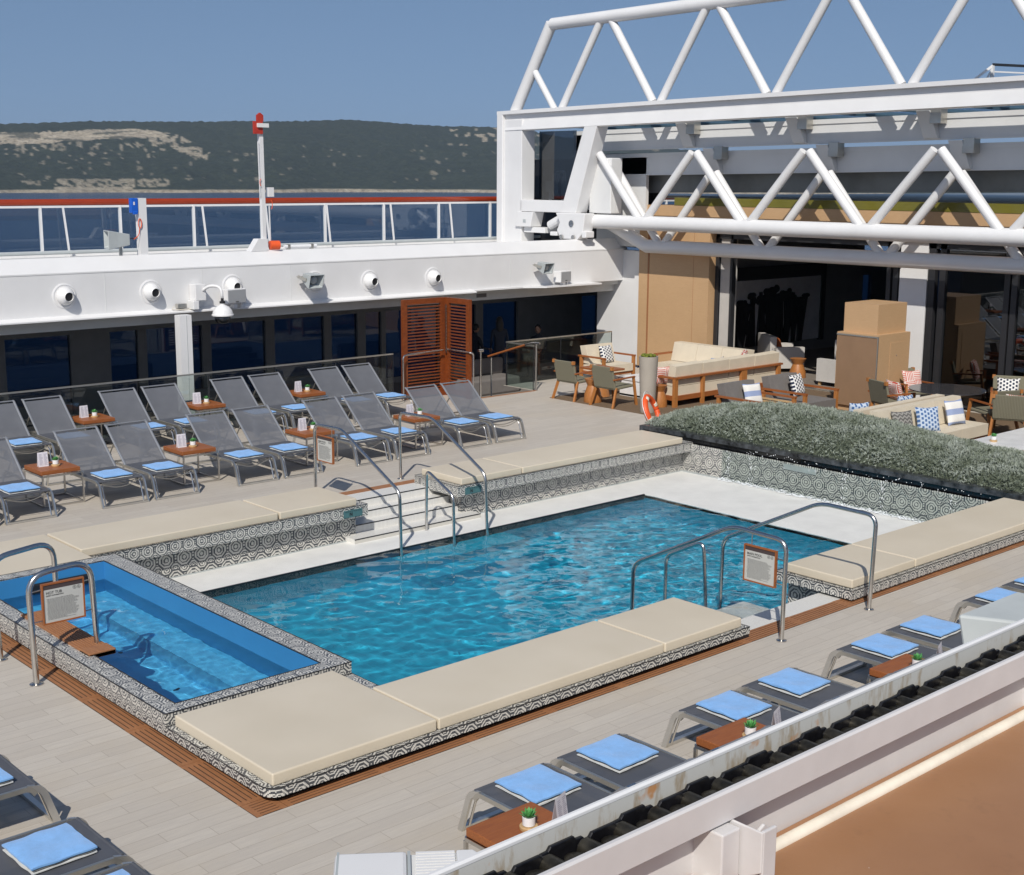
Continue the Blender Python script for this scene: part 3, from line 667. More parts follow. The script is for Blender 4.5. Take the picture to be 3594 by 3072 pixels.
# ---------------- handrails ----------------
def rail(label, pts, r=.023, fr=.12, flanges=(0,), bars=(), extra=None):
    t = T('pool_handrail', label, 'handrail', tuple(pts[0]))
    MB().tube(fillet(pts, fr, 7), r, 14).build('tube', M['steel'], t, smooth='auto')
    for i in flanges:
        c = pts[i]; MB().lathe([(r*2.3,c[2]-.0),(r*2.3,c[2]+.010),(r*1.3,c[2]+.016)], (c[0],c[1],0), 18).build('base_flange', M['steel'], t)
    if bars:
        mb = MB(); [mb.tube(b, .006, 6) for b in bars]; mb.build('sign_bracket', M['steel'], t)
    return t
rail('steel arch handrail standing over the hot tub edge and holding the hot tub sign', [(4.712,11.87,0),(4.69,11.87,1.06),(5.30,11.87,1.10),(5.33,11.87,.26)], .028, .2, (0,),
     bars=[((4.72,11.87,.90),(4.82,11.87,.905)), ((5.22,11.87,.91),(5.31,11.87,.915)), ((4.72,11.87,.60),(4.83,11.87,.605)), ((5.22,11.87,.61),(5.31,11.87,.615))])
rail('plain steel arch handrail behind the hot tub sign at the left edge', [(4.716,12.74,0),(4.70,12.8,1.02),(5.38,12.9,1.06),(5.39,12.9,.26)], .028, .2, (0,))
rail('steel handrail carrying the main pool sign at the near pool entry', [(11.0,8.0,0),(11.0,7.99,1.07),(11.0,8.69,1.09),(11.0,10.1,.37),(11.0,10.12,-.9)], .024, .14, (0,),
     bars=[((11.0,8.0,.86),(11.0,8.11,.86)), ((11.0,8.0,.60),(11.0,8.11,.60)), ((11.0,8.43,.93),(11.0,8.43,1.06))])
rail('steel handrail with its foot on the deck right of the main pool sign', [(12.58,7.99,0),(12.58,7.96,1.08),(12.58,8.70,1.09),(12.58,10.08,.39),(12.58,10.1,-.9)], .024, .14, (0,))
rail('short steel grab rail between the two handrails at the near pool entry', [(11.8,10.31,-.9),(11.8,10.31,.27),(11.8,9.74,.56),(11.8,9.66,-.46)], .022, .12, ())
rail('long sloping steel handrail with a sign left of the white pool steps', [(11.05,16.66,0),(11.05,16.65,1.07),(11.05,15.95,1.09),(11.05,14.57,.40),(11.05,14.54,-.9)], .024, .12, (0,),
     bars=[((11.05,16.65,.90),(11.05,16.58,.90)), ((11.05,16.65,.60),(11.05,16.58,.60)), ((11.05,16.2,.93),(11.05,16.2,1.06))])
rail('long sloping steel handrail without sign right of the white pool steps', [(12.65,16.65,0),(12.65,16.66,1.07),(12.65,15.85,1.09),(12.65,14.60,.42),(12.65,14.54,-.9)], .024, .12, (0,))
rail('short steel grab rail standing in the water at the foot of the pool steps', [(11.95,15.12,-.465),(11.95,15.1,.50),(11.95,14.49,.22),(11.95,14.47,-1.0)], .022, .10, (0,))
# signs
def text_mesh(s_, size, bold=.0):
    cu = bpy.data.curves.new('t', 'FONT'); cu.body = s_; cu.size = size; cu.extrude = .0006; cu.offset = bold
    ob = bpy.data.objects.new('t', cu); coll().objects.link(ob); bpy.context.view_layer.update()
    me = bpy.data.meshes.new_from_object(ob.evaluated_get(bpy.context.evaluated_depsgraph_get())); bpy.data.objects.remove(ob)
    return [tuple(v.co) for v in me.vertices], [tuple(p.vertices) for p in me.polygons]
def sign(title, label, org, U, W, loc_h=.395, wd=.415):   # org: lower left; U: right direction; faces U x Z
    U = Vector(U); Z = Vector((0,0,1)); N = U.cross(Z)
    t = T('safety_sign', label, 'sign', org)
    def pt(u, z, n_=0): return Vector(org)+U*u+Z*z+N*n_
    def blk(mb, u0, z0, u1, z1, n0, n1, mi=0):
        mb.hexa([pt(u0,z0,n0),pt(u1,z0,n0),pt(u1,z0,n1),pt(u0,z0,n1),pt(u0,z1,n0),pt(u1,z1,n0),pt(u1,z1,n1),pt(u0,z1,n1)], mi)
    mb = MB(); f = .014; th = .017
    blk(mb, 0,0,wd,f,-th,th); blk(mb, 0,loc_h-f,wd,loc_h,-th,th); blk(mb, 0,f,f,loc_h-f,-th,th); blk(mb, wd-f,f,wd,loc_h-f,-th,th); mb.build('frame', M['teak'], t)
    mb = MB(); blk(mb, f,f,wd-f,loc_h-.06,.0,.008); mb.build('panel', M['signpanel'], t)
    mb = MB(); blk(mb, f,loc_h-.06,wd-f,loc_h-f,.0,.0085); mb.build('header_band', M['signband'], t)
    mb = MB()
    for s_, size, u, z, bo in ((title, .036, .04, loc_h-.105, .0006), ('SAFETY INFORMATION', .0165, .04, loc_h-.126, .0003)):
        v, fc = text_mesh(s_, size, bo); mb.add([pt(u+a, z+b, .0095+c) for a, b, c in v], fc)
    rr = random.Random(3); z = loc_h-.155
    while z > .035:
        u = .05; L = rr.uniform(.17, .31) if rr.random() < .25 else rr.uniform(.27, .31)
        if rr.random() < .4: blk(mb, .043, z, .046, z+.004, .0085, .009)
        while u < .05+L: wl = rr.uniform(.008, .026); blk(mb, u, z, min(u+wl, .05+L), z+.0042, .0085, .009); u += wl+.004
        z -= .0105
    for k in range(2):
        c = pt(wd-.095+k*.042, loc_h-.083, .009); ring = []
        pts = [c+U*math.cos(a)*.0155+Z*math.sin(a)*.0155 for a in [i*2*math.pi/16 for i in range(17)]]; mb.tube(pts, .0018, 4, cap=False)
        u0 = wd-.095+k*.042; blk(mb, u0-.006, loc_h-.088, u0+.006, loc_h-.083, .0085, .0095); blk(mb, u0-.002, loc_h-.088, u0+.002, loc_h-.073, .0085, .0095)
    mb.build('lettering', M['signink'], t); return t
M['signpanel'] = plain('sign_panel', (.50,.50,.47), .5, var=.03); M['signband'] = plain('sign_header', (.07,.05,.05), .4); M['signink'] = plain('sign_ink', (.10,.10,.10), .7)
sign('HOT TUB', 'wood framed hot tub safety notice hung in the arch handrail', (4.81,11.87,.56), (1,0,0), None)
sign('MAIN POOL', 'wood framed main pool safety notice hung under the near handrail', (11.0,8.52,.545), (0,-1,0), None)
sign('MAIN POOL', 'wood framed main pool safety notice hung on the far handrail by the steps', (11.05,16.585,.535), (0,-1,0), None)
# ================= LOUNGERS =================
def make_lounger():
    t = T('sun_lounger', 'grey mesh sun lounger', 'sun lounger'); W = .74; al = M['alusilver']
    for x in (.02, W-.02):
        fr = MB(); P = fillet([(x,.16,.30),(x,.20,.355),(x,1.72,.355),(x,1.78,.30)], .06, 4)
        for a, b in zip(P[:-1], P[1:]): pass
        fr.tube(P, .018, 4, ry=.026); fr.build('side_rail', M['alu'], t)
        MB().tube(fillet([(x,.0,.0),(x,.11,.33),(x,.22,.357)], .07, 5), .017, 4, ry=.034).build('leg', al, t)
        MB().tube(fillet([(x,1.94,.0),(x,1.83,.33),(x,1.72,.357)], .07, 5), .017, 4, ry=.034).build('leg', al, t)
        s_ = .055 if x < .3 else -.055
        MB().tube(fillet([(x+s_,.03,.03),(x+s_,.12,.30),(x+s_*1.2,.20,.34)], .06, 4), .011, 8).build('leg', M['steel'], t)
    MB().bar((.02,.0,.016), (W-.02,.0,.016), .045, .026).build('foot_bar', al, t)
    MB().bar((.02,1.94,.016), (W-.02,1.94,.016), .045, .026).build('foot_bar', al, t)
    mb = MB()
    for k in (0, 1): mb.tube([(.05+(W-.1)*i/12, .15+.05*k, .335-(.085-.03*k)*math.sin(math.pi*i/12)) for i in range(13)], .006, 6)
    mb.build('foot_cord', M['alu'], t)
    mb = MB(); mb.bar((.02,.55,.33), (W-.02,.55,.33), .02, .03).bar((.02,1.05,.33), (W-.02,1.05,.33), .02, .03).bar((.02,1.5,.33),(W-.02,1.5,.33),.02,.03); mb.build('cross_bar', M['alu'], t)
    def sheet(p0, p1, sag, n=10, x0=.035, x1=W-.035, th=.004):
        mb = MB(); vs = []; fs = []
        for j in range(n+1):
            v = j/n
            for i in range(9):
                u = i/8; p = Vector(p0).lerp(Vector(p1), v); q = (p.x+x0+(x1-x0)*u, p.y, p.z-sag*math.sin(math.pi*v)*math.sin(math.pi*u)**.6)
                vs.append(q)
        for j in range(n):
            for i in range(8): a = j*9+i; fs.append((a, a+1, a+10, a+9))
        return mb.add(vs, fs)
    mb = sheet((0,.15,.365), (0,1.0,.375), .015); o = mb.build('seat', M['slingseat'], t, smooth=True)
    mb = MB().tube([(.03,.15,.358),(W-.03,.15,.358)], .014, 8); mb.build('seat_hem', M['slingseat'], t)
    o = sheet((0,1.0,.372), (0,1.56,.865), .02).build('backrest', M['sling'], t, smooth=True)
    mb = MB()
    for x in (.035, W-.035): mb.tube([(x,.99,.365),(x,1.30,.635),(x,1.57,.878),(x,1.62,.90)], .021, 6, ry=.012)
    mb.tube([(.035,1.605,.893),(W-.035,1.605,.893)], .013, 8); mb.build('backrest_frame', M['backtube'], o)
    mb = MB(); mb.bar((.05,1.36,.67), (.05,1.62,.34), .012, .02).bar((W-.05,1.36,.67), (W-.05,1.62,.34), .012, .02); mb.build('back_prop', M['alu'], o)
    mb = MB().box(W-.13, 1.60, .885, W-.05, 1.625, .907); mb.build('end_cap', M['steel'], o)
    return Kind(t)
M['backtube'] = plain('grey_lacquered_tube', (.30,.31,.33), .4, .4)
LK = make_lounger()
def make_towel():
    t = T('pool_towel', 'folded blue towel', 'towel'); S_ = .44
    def layer(z0, z1, dx, dy, s_, mi, seed, mat, name):
        mb = MB(); n = 12; vs = []; fs = []
        for j in range(n+1):
            for i in range(n+1):
                u, v = i/n, j/n; e = min(i, n-i, j, n-j)
                w_ = .008*noise.noise(Vector((u*3, v*3, seed)))
                x = (u-.5)*s_+dx+.010*noise.noise(Vector((v*4, seed, 0)))*(abs(u-.5)*2)**3; y = (v-.5)*s_+dy+.010*noise.noise(Vector((u*4, seed, 5)))*(abs(v-.5)*2)**3
                ed = .010*(max(0, 1-e/1.5)); vs.append((x, y, z1+w_-ed))
        for j in range(n):
            for i in range(n): a = j*(n+1)+i; fs.append((a, a+1, a+n+2, a+n+1))
        k = len(vs); per = [i for i in range(n+1)]+[j*(n+1)+n for j in range(1, n+1)]+[n*(n+1)+i for i in range(n-1, -1, -1)]+[j*(n+1) for j in range(n-1, 0, -1)]; m_ = len(per)
        vs += [(vs[q][0]*1.0, vs[q][1], z0) for q in per]
        for q in range(m_): fs.append((per[(q+1) % m_], per[q], k+q, k+(q+1) % m_))
        mb.add(vs, fs); return mb.build(name, mat, t, smooth='auto')
    layer(.0, .018, 0, 0, S_, 0, 1, M['towelback'], 'underside')
    layer(.018, .030, .003, -.002, S_-.012, 0, 2, M['toweledge'], 'inner_fold')
    layer(.030, .052, 0, .002, S_+.004, 0, 3, M['towel'], 'top_layer')
    return Kind(t)
TK = make_towel()
def make_table():
    t = T('side_table', 'teak topped side table', 'side table'); a, b = .58, .62
    MB().box(.0, .0, .47, a, b, .53).build('tabletop', M['teak'], t, bevel=.005)
    mb = MB(); q = .011
    for p1, p2 in (((0,-.03),(a+.02,-.03)), ((a+.02,-.03),(a+.02,b)), ((a+.02,b),(0,b)), ((0,b),(0,-.03))):
        for z in (.455, .013): mb.bar((p1[0],p1[1],z), (p2[0],p2[1],z), .024, .026)
    mb.build('frame', M['steel'], t)
    for x, y in ((0,-.03),(a+.02,-.03),(a+.02,b),(0,b)): MB().box(x-.012, y-.012, .026, x+.012, y+.012, .442).build('leg', M['steel'], t)
    return Kind(t)
BK = make_table()
def make_succ():
    t = T('potted_succulent', 'green succulent in a white pot', 'plant')
    MB().lathe([(.060,0),(.062,.004),(.062,.022),(.058,.026)], (0,0,0), 24).build('saucer', M['lightwood'], t, smooth='auto')
    MB().lathe([(.036,.026),(.043,.032),(.044,.088),(.039,.089),(.038,.075)], (0,0,0), 24).build('pot', M['ceramic'], t, smooth='auto')
    mb = MB(); rr = random.Random(5)
    for k in range(30):
        ring = k//8; a = k*2.4+rr.random()*.3; el = [.35,.7,1.05,1.3][min(3, ring)]; L = [.068,.062,.05,.04][min(3, ring)]*rr.uniform(.85,1.15)
        dr = Vector((math.cos(a)*math.cos(el), math.sin(a)*math.cos(el), math.sin(el))); sd = Vector((-math.sin(a), math.cos(a), 0)); up = dr.cross(sd)*-1
        c0 = Vector((0,0,.082)); w_ = .011; P = [c0, c0+dr*L*.35+sd*w_, c0+dr*L*.35-sd*w_, c0+dr*L*.7+sd*w_*.95+Vector((0,0,.004)), c0+dr*L*.7-sd*w_*.95+Vector((0,0,.004)), c0+dr*L+Vector((0,0,.012)), c0+dr*L*.5-Vector((0,0,.007))]
        mb.add(P, [(0,1,2),(1,3,4,2),(3,5,4),(0,6,1),(0,2,6),(6,3,1),(6,2,4),(6,5,3),(6,4,5)])
    mb.build('leaves', M['leaf'], t); return Kind(t)
SK = make_succ()
def make_card():
    t = T('menu_card', 'folded white menu card', 'card'); mb = MB()
    mb.add([(0,-.03,0),(.15,-.03,0),(.15,0,.21),(0,0,.21),(0,.03,0),(.15,.03,0)], [(0,1,2,3),(3,2,5,4)]); o = mb.build('sheet', M['paper'], t)
    md = o.modifiers.new('s', 'SOLIDIFY'); md.thickness = .002
    mb = MB(); rr = random.Random(2)
    for j in range(13):
        v = .12+.8*j/13
        for k in range(2):
            u0 = .02+.07*k; u1 = u0+rr.uniform(.03,.058); y = -.03+.03*v-.002; z = .21*v; mb.add([(u0,y,z),(u1,y,z),(u1,y+.0006,z+.005),(u0,y+.0006,z+.005)], [(0,1,2,3)])
    mb.build('print', M['cardink'], t); return Kind(t)
M['cardink'] = plain('pale_card_print', (.42,.40,.46), .8)
CK = make_card()
ORD = ['first','second','third','fourth','fifth','sixth','seventh','eighth','ninth','tenth','eleventh']
rr = random.Random(11)
LX = [5.97, 6.80, 8.20, 9.03, 10.42, 11.26, 12.65, 13.48, 14.89, 15.72]
for i, x in enumerate(LX):
    LK.put((x, 17.86, 0), 0, '%s grey mesh lounger from the left in the row facing the far pool bench' % ORD[i], 'sun loungers on the pool deck')
    TK.put((x+.365+rr.uniform(-.01,.01), 17.86+.41, .372), rr.uniform(-.05,.05), 'folded blue towel on the %s lounger of the row by the far bench' % ORD[i], 'folded towels on the loungers')
BX = [8.20, 9.03, 10.42, 11.25, 12.67, 13.50, 14.88, 15.70]
for i, x in enumerate(BX):
    LK.put((x, 21.05, 0), 0, '%s grey mesh lounger from the left in the back row by the glass balustrade' % ORD[i], 'sun loungers on the pool deck')
    TK.put((x+.365, 21.05+.41, .372), rr.uniform(-.05,.05), 'folded blue towel on the %s lounger from the left in the back row' % ORD[i], 'folded towels on the loungers')
NX_ = [5.84, 6.67, 8.07, 8.90, 10.31, 11.14, 12.57, 13.40]
for i, x in enumerate(NX_):
    LK.put((x+.74, 7.03, 0), math.pi, '%s lounger from the left in the near row in front of the chain track' % ORD[i], 'sun loungers on the pool deck')
    TK.put((x+.39, 7.03-.43, .372), math.pi/2+rr.uniform(-.04,.04), 'folded blue towel on the %s lounger from the left in the near row' % ORD[i], 'folded towels on the loungers')
for i, (y, nm) in enumerate(((9.02, 'uppermost'), (7.65, 'middle'), (6.83, 'lowest'))):
    LK.put((3.69, y, 0), math.pi/2, '%s of the three loungers cut by the bottom left corner of the photo' % nm, 'sun loungers on the pool deck')
    TK.put((3.69-.49, y+.37, .372), rr.uniform(-.03,.03), 'folded blue towel on the %s lounger at the bottom left corner' % nm, 'folded towels on the loungers')
tabs = [(7.60,18.47,'first table from the left in the far bench row'), (9.82,18.45,'second table from the left in the far bench row'), (12.05,18.43,'third table of the far bench row, behind the sign'), (14.28,18.38,'rightmost table in the far bench row'),
        (9.82,21.93,'leftmost table in the back row by the balustrade'), (12.05,21.98,'table beside the white column in the back row'), (14.28,21.97,'rightmost table in the back row by the balustrade'),
        (5.245,5.62,'nearest table of the near row'), (7.50,5.58,'second table of the near row, half hidden by the chain track'), (9.76,5.54,'third table of the near row, half hidden by the chain track')]
for x, y, d in tabs:
    near = y < 7
    BK.put((x, y, 0), 0, 'teak topped, '+d, 'teak side tables between the loungers')
    dd = d.split(',')[0]
    if near:
        SK.put((x+.30, y+.34, .53), 0, 'potted succulent on the '+dd, 'potted succulents'); CK.put((x+.42, y+.22, .53), R(20), 'white folded menu card on the '+dd, 'menu cards')
    else:
        SK.put((x+.33, y+.27, .53), rr.random()*6, 'potted succulent on the '+dd, 'potted succulents'); CK.put((x+.10, y+.36, .53), R(rr.uniform(-6,4)), 'white folded menu card on the '+dd, 'menu cards')

# ================= FAR SIDE: gallery, fascia, column, balustrade =================
t = T('gallery_building', 'long white deckhouse side with a sunken window gallery under the upper deck', 'building', (15, 24, 0))
X0, X1 = -8, 26.0
MB().prism([(23.98,2.13),(24.12,2.13),(24.45,3.16),(24.22,3.2),(23.98,2.93)], 'x', X0, 25.6).build('fascia', M['white'], t)
MB().prism([(23.972,2.915),(23.98,2.905),(23.98,2.945),(23.972,2.94)], 'x', X0, 25.6).build('fascia_crease', M['white2'], t)
mb = MB()
for k in range(12): mb.box(3.1+2.05*k, 23.977, 2.15, 3.112+2.05*k, 23.98, 2.90)
mb.build('plate_seams', M['white2'], t)
MB().prism([(23.80,2.075),(24.3,2.075),(24.3,2.13),(23.97,2.15),(23.80,2.10)], 'x', X0, 20.35).build('gutter_lip', M['white'], t)
MB().box(20.35, 23.9, 2.10, 21.9, 24.1, 2.135).prism([(21.9,23.9),(22.4,23.6),(24.3,23.6),(24.3,24.0),(21.9,24.0)], 'z', 2.10, 2.135).build('speaker_shelf', M['white'], t)
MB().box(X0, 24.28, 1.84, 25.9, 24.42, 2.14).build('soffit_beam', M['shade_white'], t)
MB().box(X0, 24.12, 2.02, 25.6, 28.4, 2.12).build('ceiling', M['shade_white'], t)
wins = [(9.0,10.6),(10.9,12.33),(13.25,13.92),(14.13,15.53),(15.76,17.24),(17.49,18.93),(19.15,19.95),(20.2,20.7),(20.84,22.6),(22.9,23.9),(24.17,25.45),(28.0,28.7),(35.0,36.6),(38.0,40.0),(41.0,43.0),(44.5,46.6),(47.6,49.5)]
mb = MB(); prev = X0
for a, b in wins: mb.box(prev, 28.0, -.95, a, 28.15, 2.05); mb.box(a, 28.0, 1.30, b, 28.15, 2.05); mb.box(a, 28.0, -.95, b, 28.15, -.45); prev = b
mb.box(prev, 28.0, -.95, 60, 28.15, 2.6)
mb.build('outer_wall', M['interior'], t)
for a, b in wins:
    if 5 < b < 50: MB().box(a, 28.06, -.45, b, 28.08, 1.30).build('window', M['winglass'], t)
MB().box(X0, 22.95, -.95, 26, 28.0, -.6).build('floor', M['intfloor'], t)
MB().box(25.45, 23.40, -.6, 25.6, 24.88, 2.9).build('end_wall', M['white'], t)
MB().box(25.38, 23.32, 0, 25.45, 23.50, 2.9).build('end_jamb', M['white'], t)
MB().box(25.6, 24.75, -.9, 29.5, 24.88, 2.1).build('side_wall', M['interior'], t)
t2 = T('support_column', 'square white column rising between the back row loungers to the fascia', 'column', (12.5, 23.4, 0))
MB().box(12.46, 23.30, -.6, 12.71, 23.50, 2.08).build('shaft', M['white'], t2); MB().box(12.60, 23.295, 0, 12.607, 23.30, 2.07).build('seam', M['grey'], t2)
# balustrades
def balus(label, segs, z0=0, h=1.0):
    a0 = segs[0][0]; t = T('glass_balustrade', label, 'balustrade', (a0[0], a0[1], 0))
    for (a, b) in segs:
        L = math.dist(a, b); n = max(1, round(L/1.5)); 
        for k in range(n):
            p = [a[i]+(b[i]-a[i])*(k+.012)/n for i in (0, 1)]; q = [a[i]+(b[i]-a[i])*(k+.988)/n for i in (0, 1)]
            MB().bar((*p, z0+h/2), (*q, z0+h/2), .014, h-.02).build('glass_pane', M['glass'], t)
        MB().bar((*a, z0+h), (*b, z0+h), .035, .028).build('top_rail', M['alu'], t)
        mb = MB(); 
        for k in range(n+1): p = [a[i]+(b[i]-a[i])*k/n for i in (0, 1)]; MB().box(p[0]-.007, p[1]-.007, z0, p[0]+.007, p[1]+.007, z0+h-.02).build('joint', M['dkmetal'], t)
balus('clear glass balustrade behind the back row of loungers', [((1.0,22.87),(17.2,22.87))])
balus('clear glass balustrade round the stair opening up to the white end wall', [((20.47,21.98),(20.47,22.87)), ((20.47,22.9),(23.95,22.9))])
# stair rails
t = T('stair_handrail', 'sloping teak topped handrail on steel posts beside the gallery stairs', 'handrail', (20.49,21.92,0))
MB().tube([(20.49,21.92,0),(20.49,21.92,1.05)], .022, 10).build('post', M['steel'], t); MB().tube([(20.32,23.25,-.6),(20.32,23.25,.62)], .018, 10).build('post', M['steel'], t)
MB().tube(fillet([(20.49,21.80,1.07),(20.48,22.0,1.07),(20.46,22.25,1.0)], .08), .022, 10).build('end_bend', M['steel'], t); MB().tube([(20.46,22.25,1.0),(20.31,23.35,.64)], .024, 10).build('rail', M['teak_y'], t)
MB().lathe([(.05,.0),(.05,.01),(.025,.012)], (20.49,21.92,0), 16).build('base_flange', M['steel'], t)
t = T('stair_post', 'single steel post with a short round top left of the stair opening', 'handrail', (18.86,21.93,0))
MB().tube([(18.86,21.93,0),(18.86,21.93,1.02)], .022, 10).build('post', M['steel'], t); MB().tube([(18.80,21.93,1.03),(18.93,21.93,1.03)], .03, 10).build('cap', M['steel'], t)
# teak screens
def screen(label, a, b, h=2.15, rail_side=-1):
    a, b = Vector((*a, 0)), Vector((*b, 0)); d = (b-a).normalized(); n = Vector((d.y, -d.x, 0)); L = (b-a).length
    t = T('teak_screen', label, 'screen', a)
    for k, q in enumerate((a+d*.06, b-d*.06)): MB().bar((q.x,q.y,.0), (q.x,q.y,h), .12, .07, up=n).build('stile', M['screen'], t)
    mb = MB(); mb.bar((a+d*.1)+Vector((0,0,h-.06)), (b-d*.1)+Vector((0,0,h-.06)), .05, .12).bar((a+d*.1)+Vector((0,0,.1)), (b-d*.1)+Vector((0,0,.1)), .05, .12); mb.build('rail', M['screen'], t)
    mb = MB(); z = .2
    while z < h-.15: mb.bar((a+d*.1)+Vector((0,0,z)), (b-d*.1)+Vector((0,0,z)), .016, .027); z += .068
    mb.build('slats', M['screen'], t)
    return t
t = screen('wide teak slat screen standing left of the gallery stairs', (17.36,22.75), (18.52,22.75))
t = screen('narrow teak slat screen set square to the wide one beside the stairs', (18.55,22.72), (18.55,21.90))
t = T('screen_handrail', 'bent steel handrail running round the front of the teak slat screens', 'handrail', (17.25,22.55,0))
MB().tube(fillet([(17.25,22.58,0),(17.25,22.58,.99),(18.35,22.6,1.02)], .1), .02, 10).build('tube', M['steel'], t)
MB().tube(fillet([(18.50,22.60,1.02),(18.50,21.85,1.02),(18.58,21.84,.99),(18.58,21.84,0)], .06), .02, 10).build('tube', M['steel'], t)
MB().bar((18.47,22.64,.95), (18.47,22.64,2.0), .04, .02).build('latch_bar', M['steel'], t)
# fittings on the fascia
def vent(x, z, label):
    t = T('air_vent', label, 'air vent', (x, 23.97, z)); Mx = Matrix.Rotation(R(90), 3, 'X')
    MB().lathe([(.235,.0),(.235,.012),(.205,.022),(.20,.014),(.165,.014)], (x,23.985,z), 32, 0, Mx).build('flange', M['white'], t, smooth='auto')
    d = Vector((.06,-.99,-.05)).normalized(); q = Vector((0,0,1)).rotation_difference(d).to_matrix(); c = (x,23.93,z)
    n = 14; r_ = .165; a0 = 25
    pr = [(r_*math.sin(R(180-k)), r_*math.cos(R(180-k))) for k in np.linspace(5, 180-33, n)]; pr += [(pr[-1][0]*.93, pr[-1][1]+.012), (pr[-1][0]*.86, pr[-1][1]-.05), (.02, pr[-1][1]-.06)]
    MB().lathe(pr, c, 28, 0, q).build('nozzle', M['white'], t, smooth='auto')
    MB().lathe([(pr[n-1][0]*.86, pr[n-1][1]-.02), (pr[n-1][0]*.86, pr[n-1][1]-.012)], c, 24, 0, q).build('opening', M['black'], t)
for x, z, l in ((10.50,2.517,'round white ball air vent, leftmost on the fascia'), (12.23,2.503,'round white ball air vent left of the dome camera'), (14.02,2.53,'round ball air vent partly hidden behind the rectangular loudspeaker and dome camera'), (16.0,2.52,'round ball air vent partly hidden behind the middle horn loudspeaker'), (17.42,2.477,'round white ball air vent just right of the middle horn loudspeaker'), (19.19,2.47,'round white ball air vent above the teak screens, rightmost on the fascia')): vent(x, z, l)
def horn(label, c, d, s_=1.0, bracket=True, mat='grey'):
    t = T('horn_loudspeaker', label, 'loudspeaker', c); d = Vector(d).normalized(); sd = d.cross(Vector((0,0,1))).normalized(); up = sd.cross(d)
    c = Vector(c)
    def P(u, v, w_): return c+sd*u*s_+up*v*s_+d*w_*s_
    def ring(w_, a, b): return [P(-a,-b,w_),P(a,-b,w_),P(a,b,w_),P(-a,b,w_)]
    mb = MB(); R_ = [ring(-.22,.10,.09), ring(.0,.16,.13), ring(.14,.205,.155), ring(.15,.205,.155), ring(.15,.185,.137), ring(-.02,.11,.09)]
    vs = [p for r_ in R_ for p in r_]; fs = [(0,1,2,3)]
    for k in range(5): fs += [(k*4+j, k*4+(j+1)%4, (k+1)*4+(j+1)%4, (k+1)*4+j) for j in range(4)]
    fs.append((20,21,22,23)); mb.add(vs, fs); mb.build('body', M[mat], t, bevel=.012)
    q = Vector((0,0,1)).rotation_difference(d).to_matrix()
    MB().lathe([(.09*s_,.0),(.09*s_,.05*s_),(.06*s_,.085*s_),(.02*s_,.09*s_)], tuple(c-d*.0), 20, 0, q).build('driver', M[mat], t, smooth='auto')
    if bracket: mb = MB(); mb.bar(P(-.17,0,0), P(-.2,.0,-.25), .02, .07*s_).bar(P(.17,0,0), P(.2,.0,-.25), .02, .07*s_).bar(P(-.21,0,-.25), P(.21,0,-.25), .07, .02); mb.build('bracket', M['alu'], t)
    return t
horn('grey horn loudspeaker in the middle of the white fascia', (15.70,23.62,2.60), (.12,-.95,-.25), .95)
horn('grey horn loudspeaker near the right end of the white fascia', (22.35,23.62,2.60), (.12,-.95,-.25), .85)
def boxspk(label, c, w_, h_, rz):
    t = T('box_loudspeaker', label, 'loudspeaker', c, None, rz)
    def B(mb, *a): return mb
    o = MB().box(-w_/2, 0, -h_/2, w_/2, .22, h_/2).build('cabinet', M['white'], None, bevel=.012); o.parent = t
    o = MB().box(-w_/2+.02, -.008, -h_/2+.02, w_/2-.02, .0, h_/2-.02).build('grille', M['grille'], None); o.parent = t
    o = MB().box(-.04, -.012, -h_/2+.03, .04, -.008, -h_/2+.05).build('badge', M['signink'], None); o.parent = t
    o = MB().box(-.05, .05, -h_/2-.09, .05, .15, -h_/2).box(w_/2-.1,.05,-h_/2-.09,w_/2-.06,.15,-h_/2).build('foot', M['white'], None); o.parent = t
M['grille'] = plain('grey_speaker_grille', (.36,.37,.38), .6, var=.1, vs=120)
boxspk('white box loudspeaker with grey grille behind the dome camera', (13.93,23.66,2.35), .50, .29, R(12))
boxspk('white box loudspeaker on the little shelf at the right of the fascia', (23.1,23.66,2.34), .46, .27, R(12))
t = T('dome_camera', 'white dome security camera hanging on a curved arm from the fascia', 'camera', (13.45,23.4,2.05)); c = (13.42,23.35,0)
MB().lathe([(.215,2.02),(.215,2.045),(.20,2.05),(.185,2.12),(.13,2.19),(.06,2.225),(.05,2.23),(.05,2.26)], c, 32).build('housing', M['white'], t, smooth='auto')
MB().lathe([(.055,2.26),(.055,2.30),(.03,2.31),(.03,2.36)], c, 18).build('collar', M['black'], t)
MB().lathe([(.04,1.855),(.11,1.88),(.155,1.94),(.172,2.02)], c, 28).build('dome', M['darkglass'], t, smooth=True)
MB().ball((13.40,23.35,1.97), .07, n=10).build('lens', M['black'], t)
MB().tube(fillet([(13.42,23.35,2.34),(13.42,23.38,2.58),(13.28,23.6,2.60),(13.2,23.78,2.46)], .12, 8), .03, 12).build('arm', M['white'], t, smooth=True)
MB().box(13.05, 23.72, 2.30, 13.28, 23.97, 2.62).box(13.0, 23.72, 2.13, 13.12, 23.97, 2.30).build('mount', M['white'], t, bevel=.01)
t = T('junction_box', 'small grey junction box on the gutter lip beside the dome camera', 'electrical box', (12.8,23.86,2.2)); MB().box(12.72, 23.84, 2.16, 12.92, 23.95, 2.25).build('case', M['alu'], t, bevel=.01); MB().tube([(12.66,23.88,2.2),(12.6,23.86,2.15),(12.8,23.84,2.135),(13.0,23.84,2.14)], .008, 6).build('cable', M['caulk'], t)
